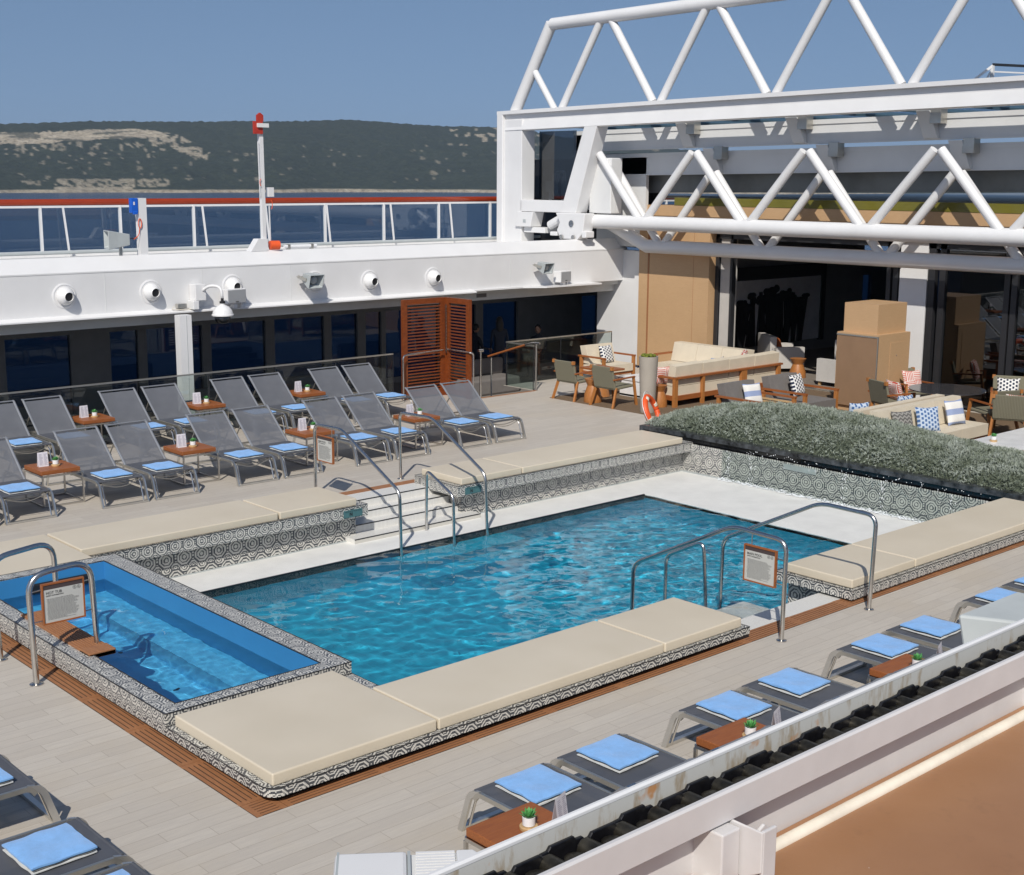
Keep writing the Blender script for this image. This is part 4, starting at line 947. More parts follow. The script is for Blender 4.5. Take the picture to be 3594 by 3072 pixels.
t = T('notice_plate', 'small brown plate on the soffit above the gallery stairs', 'sign plate', (20.9,24.27,1.95)); MB().box(20.75, 24.265, 1.91, 21.05, 24.278, 2.0).build('plate', M['greyfab'], t)
# upper deck and rail
MB().box(X0, 24.3, 2.80, 40, 28.4, 2.9); mb = MB().box(-12, 24.42, 2.965, 60, 28.3, 3.0); struct('upper_deck', mb, M['white2'])
t = T('windbreak_railing', 'varnished red topped railing with glass windbreak panes along the upper deck', 'railing', (15, 28, 3.0))
MB().tube([(-12,28,4.13),(60,28,4.13)], .055, 14, ry=.075).build('handrail', M['mahog'], t, smooth=True)
mb = MB().box(-12, 27.97, 4.02, 60, 28.03, 4.07).box(-12, 27.96, 3.0, 60, 28.04, 3.12); mb.build('frame', M['white'], t)
for k in range(24):
    x = 4.65+1.795*k
    MB().box(x-.022, 27.95, 3.0, x+.022, 28.03, 4.06).build('post', M['white'], t); MB().box(x+.04, 27.99, 3.12, x+1.755, 28.005, 4.02).build('pane', M['railglass'], t)
for x in (3.9,5.6,7.3,8.96,10.64,12.3,13.95,15.6,17.27,19.0,20.95,22.9,24.6): MB().bar((x+.05,27.80,3.0), (x-.02,27.86,4.03), .035, .035).build('stay', M['white'], t)
MB().tube([(-12,27.6,3.10),(40,27.6,3.10)], .04, 8).build('pipe', M['grey'], t)
MB().box(X0, 24.12, 3.18, 25.6, 24.3, 3.20)
t = T('mast', 'tall white pole with a red top and an orange drum at its foot', 'pole', (15.0,24.3,3.2)); MB().bar((15.0,24.32,3.18), (14.98,24.32,5.78), .085, .085).build('pole', M['white'], t)
MB().bar((14.915,24.28,4.3), (14.90,24.28,5.4), .02, .02).build('conduit', M['white'], t)
MB().box(14.80, 24.24, 5.55, 15.0, 24.30, 5.80).box(14.88, 24.24, 5.80, 15.02, 24.30, 5.92).prism([(14.88,5.92),(15.02,5.92),(14.95,5.97)], 'y', 24.24, 24.30).build('red_head', M['red'], t)
MB().box(14.86, 24.2, 5.68, 15.12, 24.24, 5.76).build('clamp', M['white'], t)
MB().tube([(15.10,24.26,3.30),(15.30,24.22,3.30)], .095, 20).build('orange_drum', M['orange'], t)
MB().prism([(14.62,3.19),(15.02,3.19),(15.02,3.44),(14.80,3.44)], 'y', 24.2, 24.4).build('foot', M['white'], t); MB().box(15.14,24.3,4.29,15.26,24.42,4.48).build('lamp_box', M['white'], t); MB().bar((15.17,24.34,3.2),(15.16,24.34,4.1),.02,.02).build('conduit', M['white'], t)
mb = MB(); mb.tube([(15.15+.03*math.cos(a), 24.25, 4.13+.09*math.sin(a)) for a in np.linspace(-1.4,1.6,9)], .008, 6); mb.tube([(14.93+.03*math.cos(a), 24.25, 4.58+.07*math.sin(a)) for a in np.linspace(1.6,4.6,9)], .008, 6); mb.build('cable_loop', M['orange'], t)
t = T('call_box_post', 'white post with a bright blue box at its top on the upper deck edge', 'post', (12.25,24.3,3.2)); MB().box(12.20, 24.25, 3.18, 12.36, 24.4, 4.28).build('post', M['white'], t); MB().box(12.05, 24.25, 4.0, 12.19, 24.36, 4.28).box(12.08,24.23,3.97,12.17,24.3,4.03).build('blue_box', M['blue'], t, bevel=.01); MB().box(12.09,24.243,4.15,12.12,24.25,4.21).build('badge', M['paper'], t)
mb = MB().tube([(12.2+.035*math.cos(a), 24.23, 3.80+.09*math.sin(a)) for a in np.linspace(0,6.28,14)], .009, 6); mb.tube(fillet([(12.19,24.23,3.72),(12.17,24.23,3.58),(12.06,24.23,3.5)], .05), .008, 6).build('orange_cord', M['orange'], t)
horn('grey horn loudspeaker on a thin pole at the left of the upper deck edge', (11.72,24.32,3.50), (-.92,.25,.0), 1.15, False)
t = T('speaker_pole', 'thin grey pole carrying the left horn loudspeaker on the upper deck edge', 'pole', (11.8,24.35,3.2)); MB().bar((11.84,24.36,3.18), (11.84,24.36,3.42), .05, .05).build('pole', M['alu'], t); MB().bar((11.84,24.36,3.5),(12.2,24.36,3.52),.015,.02).build('bracket', M['dkmetal'], t)
t = T('tube_lamp', 'white tubular lamp lying along the upper deck edge right of the mast', 'lamp', (15.9,24.4,3.24)); MB().tube([(15.55,24.42,3.25),(16.35,24.42,3.25)], .04, 12).build('tube', M['ceramic'], t); MB().box(15.62,24.38,3.19,15.68,24.46,3.30).box(16.2,24.38,3.19,16.26,24.46,3.30).build('clip', M['alu'], t)
HAZE = .00012
M['palegrey'] = plain('pale_grey_plastic', (.52,.55,.54), .5)
# ================= SLIDING ROOF END FRAME AND TRUSSES =================
def zc(y): return .0129*(27.38-y)
YE = 4.0
t = T('roof_truss', 'big white tubular roof truss on a box beam with a wheeled end frame', 'roof truss', (24.2, 27.2, 3.0)); w_ = M['white']
def camb(mb, y0, y1, prof):   # prof in x,z, lifted with the camber
    n = len(prof); vs = [(x, y0, z+zc(y0)) for x, z in prof]+[(x, y1, z+zc(y1)) for x, z in prof]
    return mb.add(vs, [tuple(range(n)), tuple(range(n, 2*n))[::-1]]+[(i, (i+1) % n, n+(i+1) % n, n+i) for i in range(n)])
mb = MB(); camb(mb, 27.38, YE, [(24.10,6.33),(24.48,6.33),(24.48,6.42),(24.10,6.42)]); camb(mb, 27.2, YE, [(24.21,6.18),(24.32,6.18),(24.32,6.33),(24.21,6.33)]); camb(mb, 27.1, YE, [(24.14,5.92),(24.21,6.18),(24.36,6.18),(24.36,5.90),(24.20,5.90)])
mb.build('box_beam', w_, t)
mb = MB(); mb.box(24.10, 27.16, 3.0, 24.75, 27.38, 6.34); mb.box(24.16, 26.46, 3.0, 24.62, 27.16, 6.2); mb.build('end_post', w_, t, bevel=.012)
mb = MB(); mb.box(24.16, 24.75, 3.84, 24.6, 26.5, 4.14); mb.build('lower_bar', w_, t, bevel=.015)
mb = MB(); mb.hexa([(24.14,24.42,3.84),(24.55,24.42,3.84),(24.55,24.98,3.84),(24.14,24.98,3.84),(24.14,23.72,5.96),(24.55,23.72,5.96),(24.55,24.16,5.96),(24.14,24.16,5.96)]); mb.build('diagonal_brace', w_, t, bevel=.015)
mb = MB(); mb.prism([(26.55,3.83),(25.95,3.83),(26.05,3.45),(26.65,3.45)], 'x', 24.1, 24.5); mb.box(24.2,25.6,3.3,24.7,26.4,3.44); mb.tube([(24.3,25.5,3.5),(24.3,25.0,3.72)], .12, 12); mb.build('bracket', w_, t, bevel=.01)
MB().box(24.09, 26.22, 3.56, 24.1, 26.32, 3.64).build('hatch', M['grey'], t)
mb = MB(); mb.prism([(25.0,3.84),(23.95,3.84),(23.98,3.6),(24.02,3.35),(24.2,3.19),(24.8,3.19),(24.95,3.4),(24.85,3.6)], 'x', 24.0, 24.35); mb.box(24.0,24.95,3.26,24.3,25.2,3.36).box(24.0,23.9,3.24,24.3,24.05,3.4); mb.build('wheel_carriage', w_, t, bevel=.02)
mb = MB(); mb.tube([(23.985,24.42,3.58),(24.02,24.42,3.58)], .085, 20); [mb.tube([(23.96,y,3.24),(24.02,y,3.24)], .06, 16) for y in (24.33,24.75)]; mb.build('wheel', M['steel'], t, smooth='auto')
MB().box(24.5, 23.55, 3.84, 24.9, 24.3, 5.2).box(24.5,23.6,3.86,24.9,24.0,3.9).build('motor_housing', M['white2'], t, bevel=.02)
X_ = 24.42; ZT = 8.50
mb = MB(); mb.tube([(X_,25.62,ZT+zc(25.6)),(X_,YE,ZT+zc(YE))], .15, 20); mb.build('top_chord', w_, t, smooth='auto')
MB().tube([(X_,25.66,ZT+.04),(X_,27.0,6.42)], .15, 20).build('raked_end_post', w_, t, smooth='auto')
MB().tube([(X_,26.28,7.42),(X_,25.50,6.42)], .085, 16).build('diagonal', w_, t, smooth='auto')
b = 25.36; P = 3.34; k = 0
while b > YE+.5:
    tn = b-1.62
    MB().tube([(X_,b-.12,6.42+zc(b)),(X_,tn+.16,ZT-.05+zc(tn))], .098, 16).build('diagonal', w_, t, smooth='auto')
    MB().tube([(X_,tn-.16,ZT-.05+zc(tn)),(X_,b-P+.12,6.42+zc(b-P))], .098, 16).build('diagonal', w_, t, smooth='auto'); b -= P
mb = MB(); mb.box(24.78,25.8,4.35,24.84,26.2,4.62); mb.build('electrical_box', M['grey'], t)
mb = MB(); 
for k in range(4): mb.tube(fillet([(24.8,25.95-.07*k,4.6),(24.8,25.9-.07*k,4.85),(24.8,25.55-.02*k,4.9),(24.8,25.5-.03*k,4.2)], .15, 6), .018, 8); mb.tube(fillet([(24.8,26.0-.07*k,4.36),(24.8,25.85-.05*k,4.2),(24.8,25.5,4.17),(24.8,25.2,4.16)], .08), .016, 8)
mb.bar((24.85,25.62,4.14),(24.85,25.62,4.75),.05,.06).bar((24.86,26.1,4.14),(24.86,26.1,4.4),.05,.06)
mb.build('cables', M['white2'], t)
# lower trusses, one behind the other
def lower(label, x, node0, zch, r, ztop, yl, bend=None):
    t = T('lower_truss', label, 'roof truss', (x, node0, zch)); mb = MB()
    pts = [(x,YE,zch), (x,yl,zch)] if not bend else [(x,YE,zch)]+bend
    mb.tube(pts, r, 20); mb.build('bottom_chord', w_, t, smooth='auto'); y = node0; p = 3.137; first = True
    while y > YE:
        for s_ in (1, -1):
            if s_ == 1 and y > 22.9: continue
            MB().tube([(x,y+.11*s_,zch+r*.5),(x,y+1.50*s_,ztop)], .098, 14).build('diagonal', w_, t, smooth='auto')
        y -= p
    return t
lower('white lower truss with V struts nearest the pool under the box beam', 24.45, 22.42, 3.64, .175, 5.30, 24.2)
lower('second white lower truss hanging a little behind and below the first', 24.98, 22.26, 3.08, .165, 4.85, 22.7, [(24.98,22.75,3.06),(24.98,24.1,3.62)])
# telescoping glazed roof sections
def section(label, x, z0, z1, y0, glass=None, leg=None, mat='white2', br=()):
    t = T('roof_section', label, 'roof section', (x, y0, z0)); mb = MB(); camb(mb, y0, YE, [(x,z0),(x+.12,z0),(x+.12,z1),(x,z1)]); camb(mb, y0, YE, [(x-.025,z1-.10),(x,z1-.10),(x,z1),(x-.025,z1)]); camb(mb, y0, YE, [(x-.02,z0),(x,z0),(x,z0+.03),(x-.02,z0+.03)])
    if leg: mb.box(x, leg[0], leg[1], x+.1, leg[2], z1)
    mb.build('fascia_panel', M[mat], t)
    for y in br: 
        z = zc(y); MB().hexa([(x-.10,y-.16,z0+.03+z),(x,y-.16,z0+.03+z),(x,y+.16,z0+.03+z),(x-.10,y+.16,z0+.03+z),(x-.30,y-.05,z1+.06+z),(x,y-.05,z1+.06+z),(x,y+.26,z1+.06+z),(x-.30,y+.26,z1+.06+z)]).build('bracket', M['white2'], t, bevel=.01)
        MB().box(x-.26, y-.30, z1-.2+z, x-.02, y-.05, z1+.1+z).build('clamp', M['alu'], t)
    if glass:
        za, zb, dx = glass; mb = MB(); n = len([0]); mb.add([(x+.02,y0,za+zc(y0)),(x+dx,y0,zb+zc(y0)),(x+dx,YE,zb+zc(YE)),(x+.02,YE,za+zc(YE))], [(0,1,2,3)]); mb.build('glazing', M['roofglass'], t)
        mb = MB(); y = y0
        while y > YE: mb.bar((x,y,za-.03+zc(y)), (x+dx,y,zb-.03+zc(y)), .06, .06); y -= 1.6
        for q in (.33, .66, 1.0): mb.bar((x+dx*q,y0,za+(zb-za)*q-.03+zc(y0)), (x+dx*q,YE,za+(zb-za)*q-.03+zc(YE)), .06, .05)
        mb.build('glazing_bars', M['roofbar'], t)
M['roofbar'] = plain('blue_grey_glazing_bar', (.10,.15,.19), .4)
section('uppermost glazed roof section whose white fascia catches the truss shadows', 25.20, 5.35, 5.87, 25.6, (6.02,6.02,11.0), (24.7,3.9,25.6), br=(21.6,18.4,15.15,12.0))
section('second roof section with a shaded white fascia below the uppermost one', 25.40, 4.73, 5.27, 24.9, None, (23.2,3.0,24.9), br=(20.9,17.7,14.5))
section('third dark grey roof section just above the olive band', 25.75, 4.30, 4.76, 23.5, None, None, 'greyglassband')
# distant frame on the roof at the top right
t = T('roof_walkway', 'small white framed walkway with a dark rail on top of the roof at the right', 'walkway', (26.5,15.2,6.8)); mb = MB(); wy = 14.4
dark = MB(); dark.bar((26.2,14.5,7.02), (33.5,12.0,7.02), .05, .05).build('top_rail', M['dkmetal'], t)
for k in range(7): x = 26.2+7.3*k/6; y = 14.5-2.5*k/6; mb.bar((x,y,6.5),(x,y,7.0),.06,.06); mb.bar((x-.25,y+.1,6.5),(x,y,6.95),.03,.03)
mb.bar((26.2,14.5,6.88), (33.5,12.0,6.88), .03, .03).bar((25.9,14.9,6.6),(26.2,14.5,7.0),.05,.05); mb.build('frame', M['white'], t)
# ================= LOUNGE BUILDING =================
t = T('lounge_building', 'oak panelled lounge front with wide openings, white column and dark glass doors', 'building', (25.5, 18, 0)); XF = 25.52
MB().box(25.32, 21.02, 0, 25.9, 23.30, 3.45).build('oak_wall', M['oak'], t)
MB().box(25.312, 22.95, 0, 25.32, 23.0, 3.45).box(25.315,21.5,0,25.32,21.504,3.45).build('panel_joint', M['grate'], t)
MB().box(25.47, 3, 3.80, 26.2, 23.2, 4.06).build('oak_fascia', M['oak'], t); MB().box(25.49, 3, 3.42, 26.2, 23.2, 3.80).build('oak_soffit', M['oak'], t)
MB().box(25.46, 3, 4.065, 26.0, 22.3, 4.25).build('olive_band', M['olive'], t)
MB().box(26.2, 3, 3.3, 60, 28, 3.42).build('ceiling', M['interior'], t); MB().box(25.9, 3, 4.22, 60, 23.4, 4.29).build('roof', M['greyglassband'], t)
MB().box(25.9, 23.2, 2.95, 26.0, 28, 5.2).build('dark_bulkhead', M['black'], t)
MB().box(25.6, 3, 5.30, 36, 24.8, 5.33).build('dark_gap_sheet', M['greyglassband'], t)  # added dark sheet that paints the gap between roof sections dark
MB().box(24.75, 25.05, 4.16, 24.77, 26.42, 5.9).build('smoked_windbreak', M['darkglass'], t)
MB().box(25.55, 15.3, 0, 26.0, 15.95, 3.42).build('white_column', M['white'], t)
MB().box(25.62, 20.62, 0, 25.9, 20.90, 3.42).build('grey_post', M['intfabric'], t)
mb = MB()
for y0, y1 in ((20.92,21.02),(20.50,20.56),(16.0,16.12),(16.18,16.28),(15.12,15.28),(14.88,15.02),(13.44,13.56),(13.28,13.40),(11.6,11.72),(11.44,11.56),(9.8,9.9)): mb.box(25.56, y0, 0, 25.70, y1, 3.42)
mb.box(25.56, 9, 3.3, 25.7, 21.0, 3.42).box(25.56, 8, 0, 25.68, 15.2, .08)
mb.build('door_frame', M['dkmetal'], t)
for y0, y1 in ((13.58,14.86),(11.74,13.26),(9.9,11.42),(7.5,9.8)): MB().box(25.62, y0, .06, 25.64, y1, 3.3).build('glass_door', M['doorglass'] if False else M['darkglass'], t)
MB().box(25.40, 15.3, .0, 25.56, 20.9, .03).build('threshold', M['alu'], t)
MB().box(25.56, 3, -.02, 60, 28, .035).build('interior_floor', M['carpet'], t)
mb = MB().box(26.0, 22.2, 0, 33.5, 22.35, 3.3).box(33.5, 22.2, 0, 33.65, 28, 3.3).box(58, 3, 0, 58.2, 28, 3.4).box(26, 2.6, 0, 58, 2.8, 3.4); mb.build('interior_wall', M['interior'], t)
t = T('window_screen', 'pale slatted panel with dark branching plant silhouettes deep in the lounge', 'screen', (28.3,22.1,1)); MB().box(27.0,22.14,.35,31.5,22.18,2.15).build('slatted_panel', M['greyslat'] if 'greyslat' in M else M['intfabric'], t); MB().box(26.9,22.1,2.1,31.7,22.19,2.45).box(31.5,22.1,.3,31.7,22.19,2.4).build('frame', M['dkmetal'], t)
mb = MB(); q = random.Random(9)
for k in range(46):
    a = q.uniform(27.7,30.9); h_ = 1.75-.28*abs(a-29.3)**1.5*.6+q.uniform(-.15,.1); mb.bar((a,22.1,.35), (a+q.uniform(-.25,.25),22.08,h_), .05, .09); mb.ball((a+q.uniform(-.2,.2),22.08,h_), q.uniform(.1,.2), .03, q.uniform(.06,.12), 6)
mb.build('dark_branches', M['black'], t)
# ================= LOUNGE FURNITURE =================
def cushion(label, c, kind, size=.46, rz=0, tilt=18, cat='pillow', group='patterned pillows'):
    mb = MB(); n = 14; vs = []; fs = []
    for side in (1, -1):
        for j in range(n+1):
            for i in range(n+1):
                u, v = 2*i/n-1, 2*j/n-1; pin = 1-.10*(1-abs(u)**2)*(abs(v)**2) ; pin2 = 1-.10*(1-abs(v)**2)*(abs(u)**2)
                th = .075*((1-u**4)*(1-v**4))**.55; vs.append((u*size/2*pin2, side*th, v*size/2*pin))
    m_ = (n+1)**2
    for s_ in (0, 1):
        for j in range(n):
            for i in range(n): a = s_*m_+j*(n+1)+i; fs.append((a, a+1, a+n+2, a+n+1))
    mb.add(vs, fs); o = mb.build('pillow', M['c_'+kind] if 'c_'+kind in M else M[kind], None, smooth=True); tag(o, label, cat, group)
    o.rotation_euler = (R(-tilt), 0, rz); o.location = c; return o
def rbox(mb, x0, y0, z0, x1, y1, z1): return mb.box(x0, y0, z0, x1, y1, z1)
def soft(name, x0, y0, z0, x1, y1, z1, mat, par, b=.035): return MB().box(x0, y0, z0, x1, y1, z1).build(name, mat, par, smooth='auto', bevel=b, seg=3)
mb = MB().box(20.0, 8.0, .001, 25.35, 20.95, .010); o = mb.build('rug', M['rugm']); tag(o, 'large brown woven rug under the lounge furniture', 'rug')
# rope armchair built facing -y at origin (back at +y)
def rope_chair():
    t = T('rope_armchair', 'teak and rope armchair', 'armchair'); wd = .66
    MB().hexa([(-wd/2+.03,-.30,.40),(wd/2-.03,-.30,.40),(wd/2-.03,.26,.37),(-wd/2+.03,.26,.37),(-wd/2+.03,-.30,.46),(wd/2-.03,-.30,.46),(wd/2-.03,.28,.43),(-wd/2+.03,.28,.43)]).build('seat', M['wicker'], t, bevel=.02)
    MB().hexa([(-wd/2+.03,.22,.42),(wd/2-.03,.22,.42),(wd/2-.03,.28,.40),(-wd/2+.03,.28,.40),(-wd/2+.02,.34,.86),(wd/2-.02,.34,.86),(wd/2-.02,.385,.86),(-wd/2+.02,.385,.86)]).build('backrest', M['wicker'], t, bevel=.015)
    for s_ in (-1, 1):
        MB().bar((s_*wd/2,-.36,.0), (s_*(wd/2-.02),-.27,.62), .04, .05).build('leg', M['teakleg'], t); MB().bar((s_*wd/2,.36,.0), (s_*(wd/2-.04),.22,.42), .04, .05).build('leg', M['teakleg'], t)
        MB().bar((s_*(wd/2-.01),-.30,.62), (s_*(wd/2-.01),.33,.60), .045, .028).build('armrest', M['teak_y'], t); MB().box(s_*(wd/2-.035)-.03, .335, .80, s_*(wd/2-.035)+.03, .395, .87).build('corner_cap', M['teakleg'], t)
    return Kind(t)
RK = rope_chair()
RK.put((20.36,20.52,0), R(-90)+math.pi, 'left rope chair of the pair at the rug corner, back to the pool', 'rope armchairs'); 
RK.put((20.36,19.38,0), R(-90)+math.pi, 'right rope chair of the pair at the rug corner beside the tall planter', 'rope armchairs')
for x, y, rz, l in ((24.45,14.85,R(-22),'rope armchair with a red striped pillow between the oak cabinet and glass table'), (23.05,14.40,R(68+0),'rope armchair seen from behind with a red pillow, left of the round glass table'), (25.0,13.0,R(-62),'rope armchair with a navy pillow against the dark glass doors'), (23.6,12.55,R(158),'rope armchair with its woven back to us behind the striped pillow'), (23.3,12.05,R(115),'rope armchair with a striped pillow at the far right above the white table')):
    RK.put((x, y, 0), rz, l, 'rope armchairs')
cushion('red and white striped pillow on the armchair by the oak cabinet', (24.38,14.78,.66), 'red', .46, R(-22)); cushion('red striped pillow mostly hidden on the armchair left of the glass table', (23.15,14.40,.62), 'red', .44, R(68)); cushion('navy and white woven pattern pillow on the armchair by the glass doors', (24.92,12.98,.66), 'navy', .44, R(-62)); cushion('red striped pillow on the armchair at the far right edge', (23.42,11.98,.62), 'red', .44, R(115))
def side_drum(label, x, y, h=.45, r=.17):
    t = T('wooden_stool', label, 'stool', (x, y, 0)); MB().lathe([(r,0),(r*1.02,.02),(r*.95,h*.35),(r*.62,h*.72),(r*.9,h*.95),(r*.98,h),(.02,h+.001)], (x,y,.01), 28).build('body', M['teakleg'], t, smooth='auto')
side_drum('hourglass wooden stool between the two rope chairs', 20.30, 19.93, .50, .19); side_drum('hourglass wooden stool in front of the corner sofa beside the planter', 20.95, 18.62)
t = T('dining_table', 'square teak table on round pedestals behind the two rope chairs', 'table', (20.95,20.3,0)); MB().box(20.72,19.95,.60,21.30,20.75,.64).build('tabletop', M['teak'], t); MB().lathe([(.22,0),(.16,.3),(.12,.6)], (21.0,20.4,.01), 24).build('pedestal', M['teakleg'], t)
# cream single armchair
def teak_sofa_chair(name, label, x0, x1, yb, yf, mat, backh=.86, cat='armchair'):
    t = T(name, label, cat, ((x0+x1)/2, yb, 0)); e = .05
    for x in (x0, x1): 
        MB().box(x-.03, yf, .0, x+.03, yf+.07, .60).build('leg', M['teakleg'], t); MB().box(x-.03, yb-.1, .0, x+.03, yb-.03, .62).build('leg', M['teakleg'], t); MB().box(x-.035, yf-.01, .60, x+.035, yb+.02, .635).build('armrest', M['teak_y'], t)
    MB().box(x0, yf+.03, .20, x1, yb-.03, .27).build('seat_frame', M['teak'], t)
    soft('seat_cushion', x0+e, yf+.0, .27, x1-e, yb-.08, .44, mat, t, .05)
    o = MB().hexa([(x0+e,yb-.26,.43),(x1-e,yb-.26,.43),(x1-e,yb-.08,.41),(x0+e,yb-.08,.41),(x0+e,yb-.13,backh),(x1-e,yb-.13,backh),(x1-e,yb+.04,backh-.02),(x0+e,yb+.04,backh-.02)]).build('back_cushion', mat, t, smooth='auto', bevel=.05, seg=3); return t
teak_sofa_chair('teak_armchair', 'cream cushioned teak armchair by the glass balustrade', 22.2, 23.2, 22.25, 21.42, M['cream'])
cushion('navy and white pillow on the cream teak armchair', (22.72,21.88,.64), 'navy', .44, R(5))
teak_sofa_chair('teak_armchair', 'taupe cushioned teak armchair holding the blue and white striped pillow', 19.98, 21.0, 16.30, 15.2, M['greyfab'])
teak_sofa_chair('teak_armchair', 'taupe cushioned teak armchair holding the black and white pillow', 21.42, 22.45, 16.35, 15.25, M['greyfab'])
cushion('blue and white striped pillow on the left taupe armchair', (20.62,15.93,.63), 'stripe', .44, R(-12)); cushion('black and white lattice pillow on the right taupe armchair', (22.1,15.98,.66), 'navy', .46, R(8))
t = T('low_table', 'small low teak table between the two taupe armchairs', 'table', (21.2,15.9,0)); MB().box(21.04,15.5,.42,21.37,16.3,.46).box(21.1,15.6,.01,21.3,16.2,.42).build('body', M['lightwood'], t)
t = T('coffee_table', 'white low coffee table with L shaped legs beside the tall planter', 'coffee table', (21.9,19.8,0)); MB().box(21.4,19.1,.37,23.0,20.25,.42).build('tabletop', M['ceramic'], t)
for x in (21.42, 22.85): MB().box(x, 19.2, .02, x+.06, 20.2, .37).box(x-.0, 19.2, .01, x+.30, 20.2, .06).build('leg', M['ceramic'], t)
t = T('tall_planter', 'tall tapering stone grey planter topped with green moss', 'planter', (20.24,18.3,0)); MB().lathe([(.145,.01),(.15,.04),(.195,1.14),(.195,1.16),(.175,1.16),(.17,1.10)], (20.24,18.3,0), 32).build('pot', M['pot'], t, smooth='auto')
mb = MB(); q = random.Random(4)
for k in range(26): a = q.uniform(0,6.28); r_ = .12*math.sqrt(q.random()); mb.ball((20.24+r_*math.cos(a),18.3+r_*math.sin(a),1.15+.03*q.random()), q.uniform(.03,.055), None, q.uniform(.025,.05), 6)
mb.build('moss', M['moss'], t, smooth=True)
# corner sofa: long part along x with its back to the pool, return along y at the right
t = T('corner_sofa', 'large cream corner sofa in a teak frame with its back to the pool', 'sofa', (22.9,19,0)); tk = M['teak']
sx0, sx1, sy = 21.10, 24.65, 18.32
MB().box(sx0-.04, sy-.05, .60, sx1+.06, sy+.03, .64).box(sx0-.05, sy, .60, sx0+.03, sy+.75, .64).build('back_rail', M['teak'], t)
for x, w_2 in ((sx0,.05),(21.98,.035),(23.35,.09),(24.6,.05)): MB().box(x-w_2, sy-.04, .01, x+w_2, sy+.03, .60).build('post', M['teakleg'], t)
MB().box(sx0, sy, .14, sx1, sy+.80, .24).box(23.75, 19.1, .14, 24.65, 21.25, .24).build('seat_frame', M['teak'], t)
for k in range(4):
    x = sx0+.04+k*.885; soft('seat_cushion', x, sy+.04, .24, x+.868, sy+.85, .43, M['cream'], t, .045)
    MB().hexa([(x,sy+.05,.44),(x+.855,sy+.05,.44),(x+.855,sy+.26,.44),(x,sy+.26,.44),(x,sy+.02,.86),(x+.855,sy+.02,.87),(x+.855,sy+.20,.90),(x,sy+.20,.88)]).build('back_cushion', M['cream'], t, smooth='auto', bevel=.045, seg=3)
for k in range(3):
    y = 19.0+k*.74; soft('seat_cushion', 23.75, y, .24, 24.5, y+.73, .43, M['cream'], t, .045)
    MB().hexa([(24.25,y,.44),(24.5,y,.44),(24.5,y+.73,.44),(24.25,y+.73,.44),(24.36,y,.87),(24.6,y,.87),(24.6,y+.73,.87),(24.36,y+.73,.87)]).build('back_cushion', M['cream'], t, smooth='auto', bevel=.045, seg=3)
MB().box(23.72, 21.22, .60, 24.7, 21.29, .64).box(23.72,21.22,.01,23.80,21.29,.60).box(24.62,21.22,.01,24.7,21.29,.60).build('arm_frame', M['teak'], t)
cushion('red striped pillow at the left end of the corner sofa', (21.22,18.78,.62), 'red', .42, R(170), 15); cushion('pale blue pillow half hidden behind the corner sofa back', (22.95,18.78,.66), 'stripe', .44, R(180), 15); cushion('red striped pillow at the inner corner of the corner sofa', (24.12,18.95,.70), 'red', .46, R(215), 15)
# back to back sofas at the right
t = T('cream_sofa', 'cream sofa facing right behind the hedge with three patterned pillows', 'sofa', (21,12.3,0))
MB().box(19.55,12.66,.10,22.30,12.72,.72).box(19.6,11.95,.05,22.28,12.7,.22).build('frame', M['teak'], t)
for x in (19.6,22.2): MB().box(x, 11.98, .01, x+.07, 12.05, .22).build('leg', M['teakleg'], t)
for k in range(3):
    x = 19.6+k*.895; soft('seat_cushion', x, 11.92, .22, x+.885, 12.62, .42, M['cream'], t, .045)
    MB().hexa([(x,12.42,.43),(x+.885,12.42,.43),(x+.885,12.64,.43),(x,12.64,.43),(x,12.50,.85),(x+.885,12.50,.85),(x+.885,12.66,.85),(x,12.66,.85)]).build('back_cushion', M['cream'], t, smooth='auto', bevel=.045, seg=3)
t = T('cream_sofa', 'second cream sofa facing away, back to back with the first, mostly hidden', 'sofa', (21,13.2,0))
MB().box(19.55,12.74,.10,22.30,12.80,.70).box(19.6,12.8,.05,22.28,13.5,.22).build('frame', M['teak'], t)
for k in range(3):
    x = 19.6+k*.895; soft('seat_cushion', x, 12.9, .22, x+.885, 13.55, .42, M['cream'], t, .045); MB().box(x,12.82,.43,x+.885,12.98,.83).build('back_cushion', M['cream'], t, smooth='auto', bevel=.045, seg=3)
cushion('grey zigzag pillow on the cream sofa nearest the hedge', (20.12,12.33,.62), 'zigzag', .44, R(-18)); cushion('blue lattice pillow in the middle of the cream sofa', (20.78,12.25,.62), 'lattice', .46, R(-28)); cushion('blue and white wide striped pillow at the right of the cream sofa', (21.72,12.28,.64), 'stripe', .46, R(-10))
cushion('pale blue pillow peeping over the left end of the back to back sofas', (19.95,13.12,.70), 'lattice', .42, R(160), 10); cushion('blue pillow peeping over the middle of the back to back sofas', (21.4,13.12,.68), 'lattice', .42, R(175), 10)
t = T('coffee_table', 'white low table holding one succulent at the right behind the hedge', 'coffee table', (21.2,11,0)); MB().box(20.62,10.35,.37,22.6,11.33,.41).build('tabletop', M['ceramic'], t)
for x in (20.75,22.4): MB().box(x,10.5,.01,x+.06,11.2,.37).build('leg', M['ceramic'], t)
SK.put((20.82,11.03,.41), 1.0, 'green succulent in a white pot on the white table behind the hedge', 'potted succulents')
t = T('low_table', 'low dark teak table at the right edge behind the hedge', 'table', (20.4,10,0)); MB().box(19.9,9.3,.41,20.9,10.2,.46).build('tabletop', M['teak'], t); [MB().box(x,y,.01,x+.06,y+.06,.41).build('leg', M['teakleg'], t) for x in (19.95,20.8) for y in (9.35,10.1)]
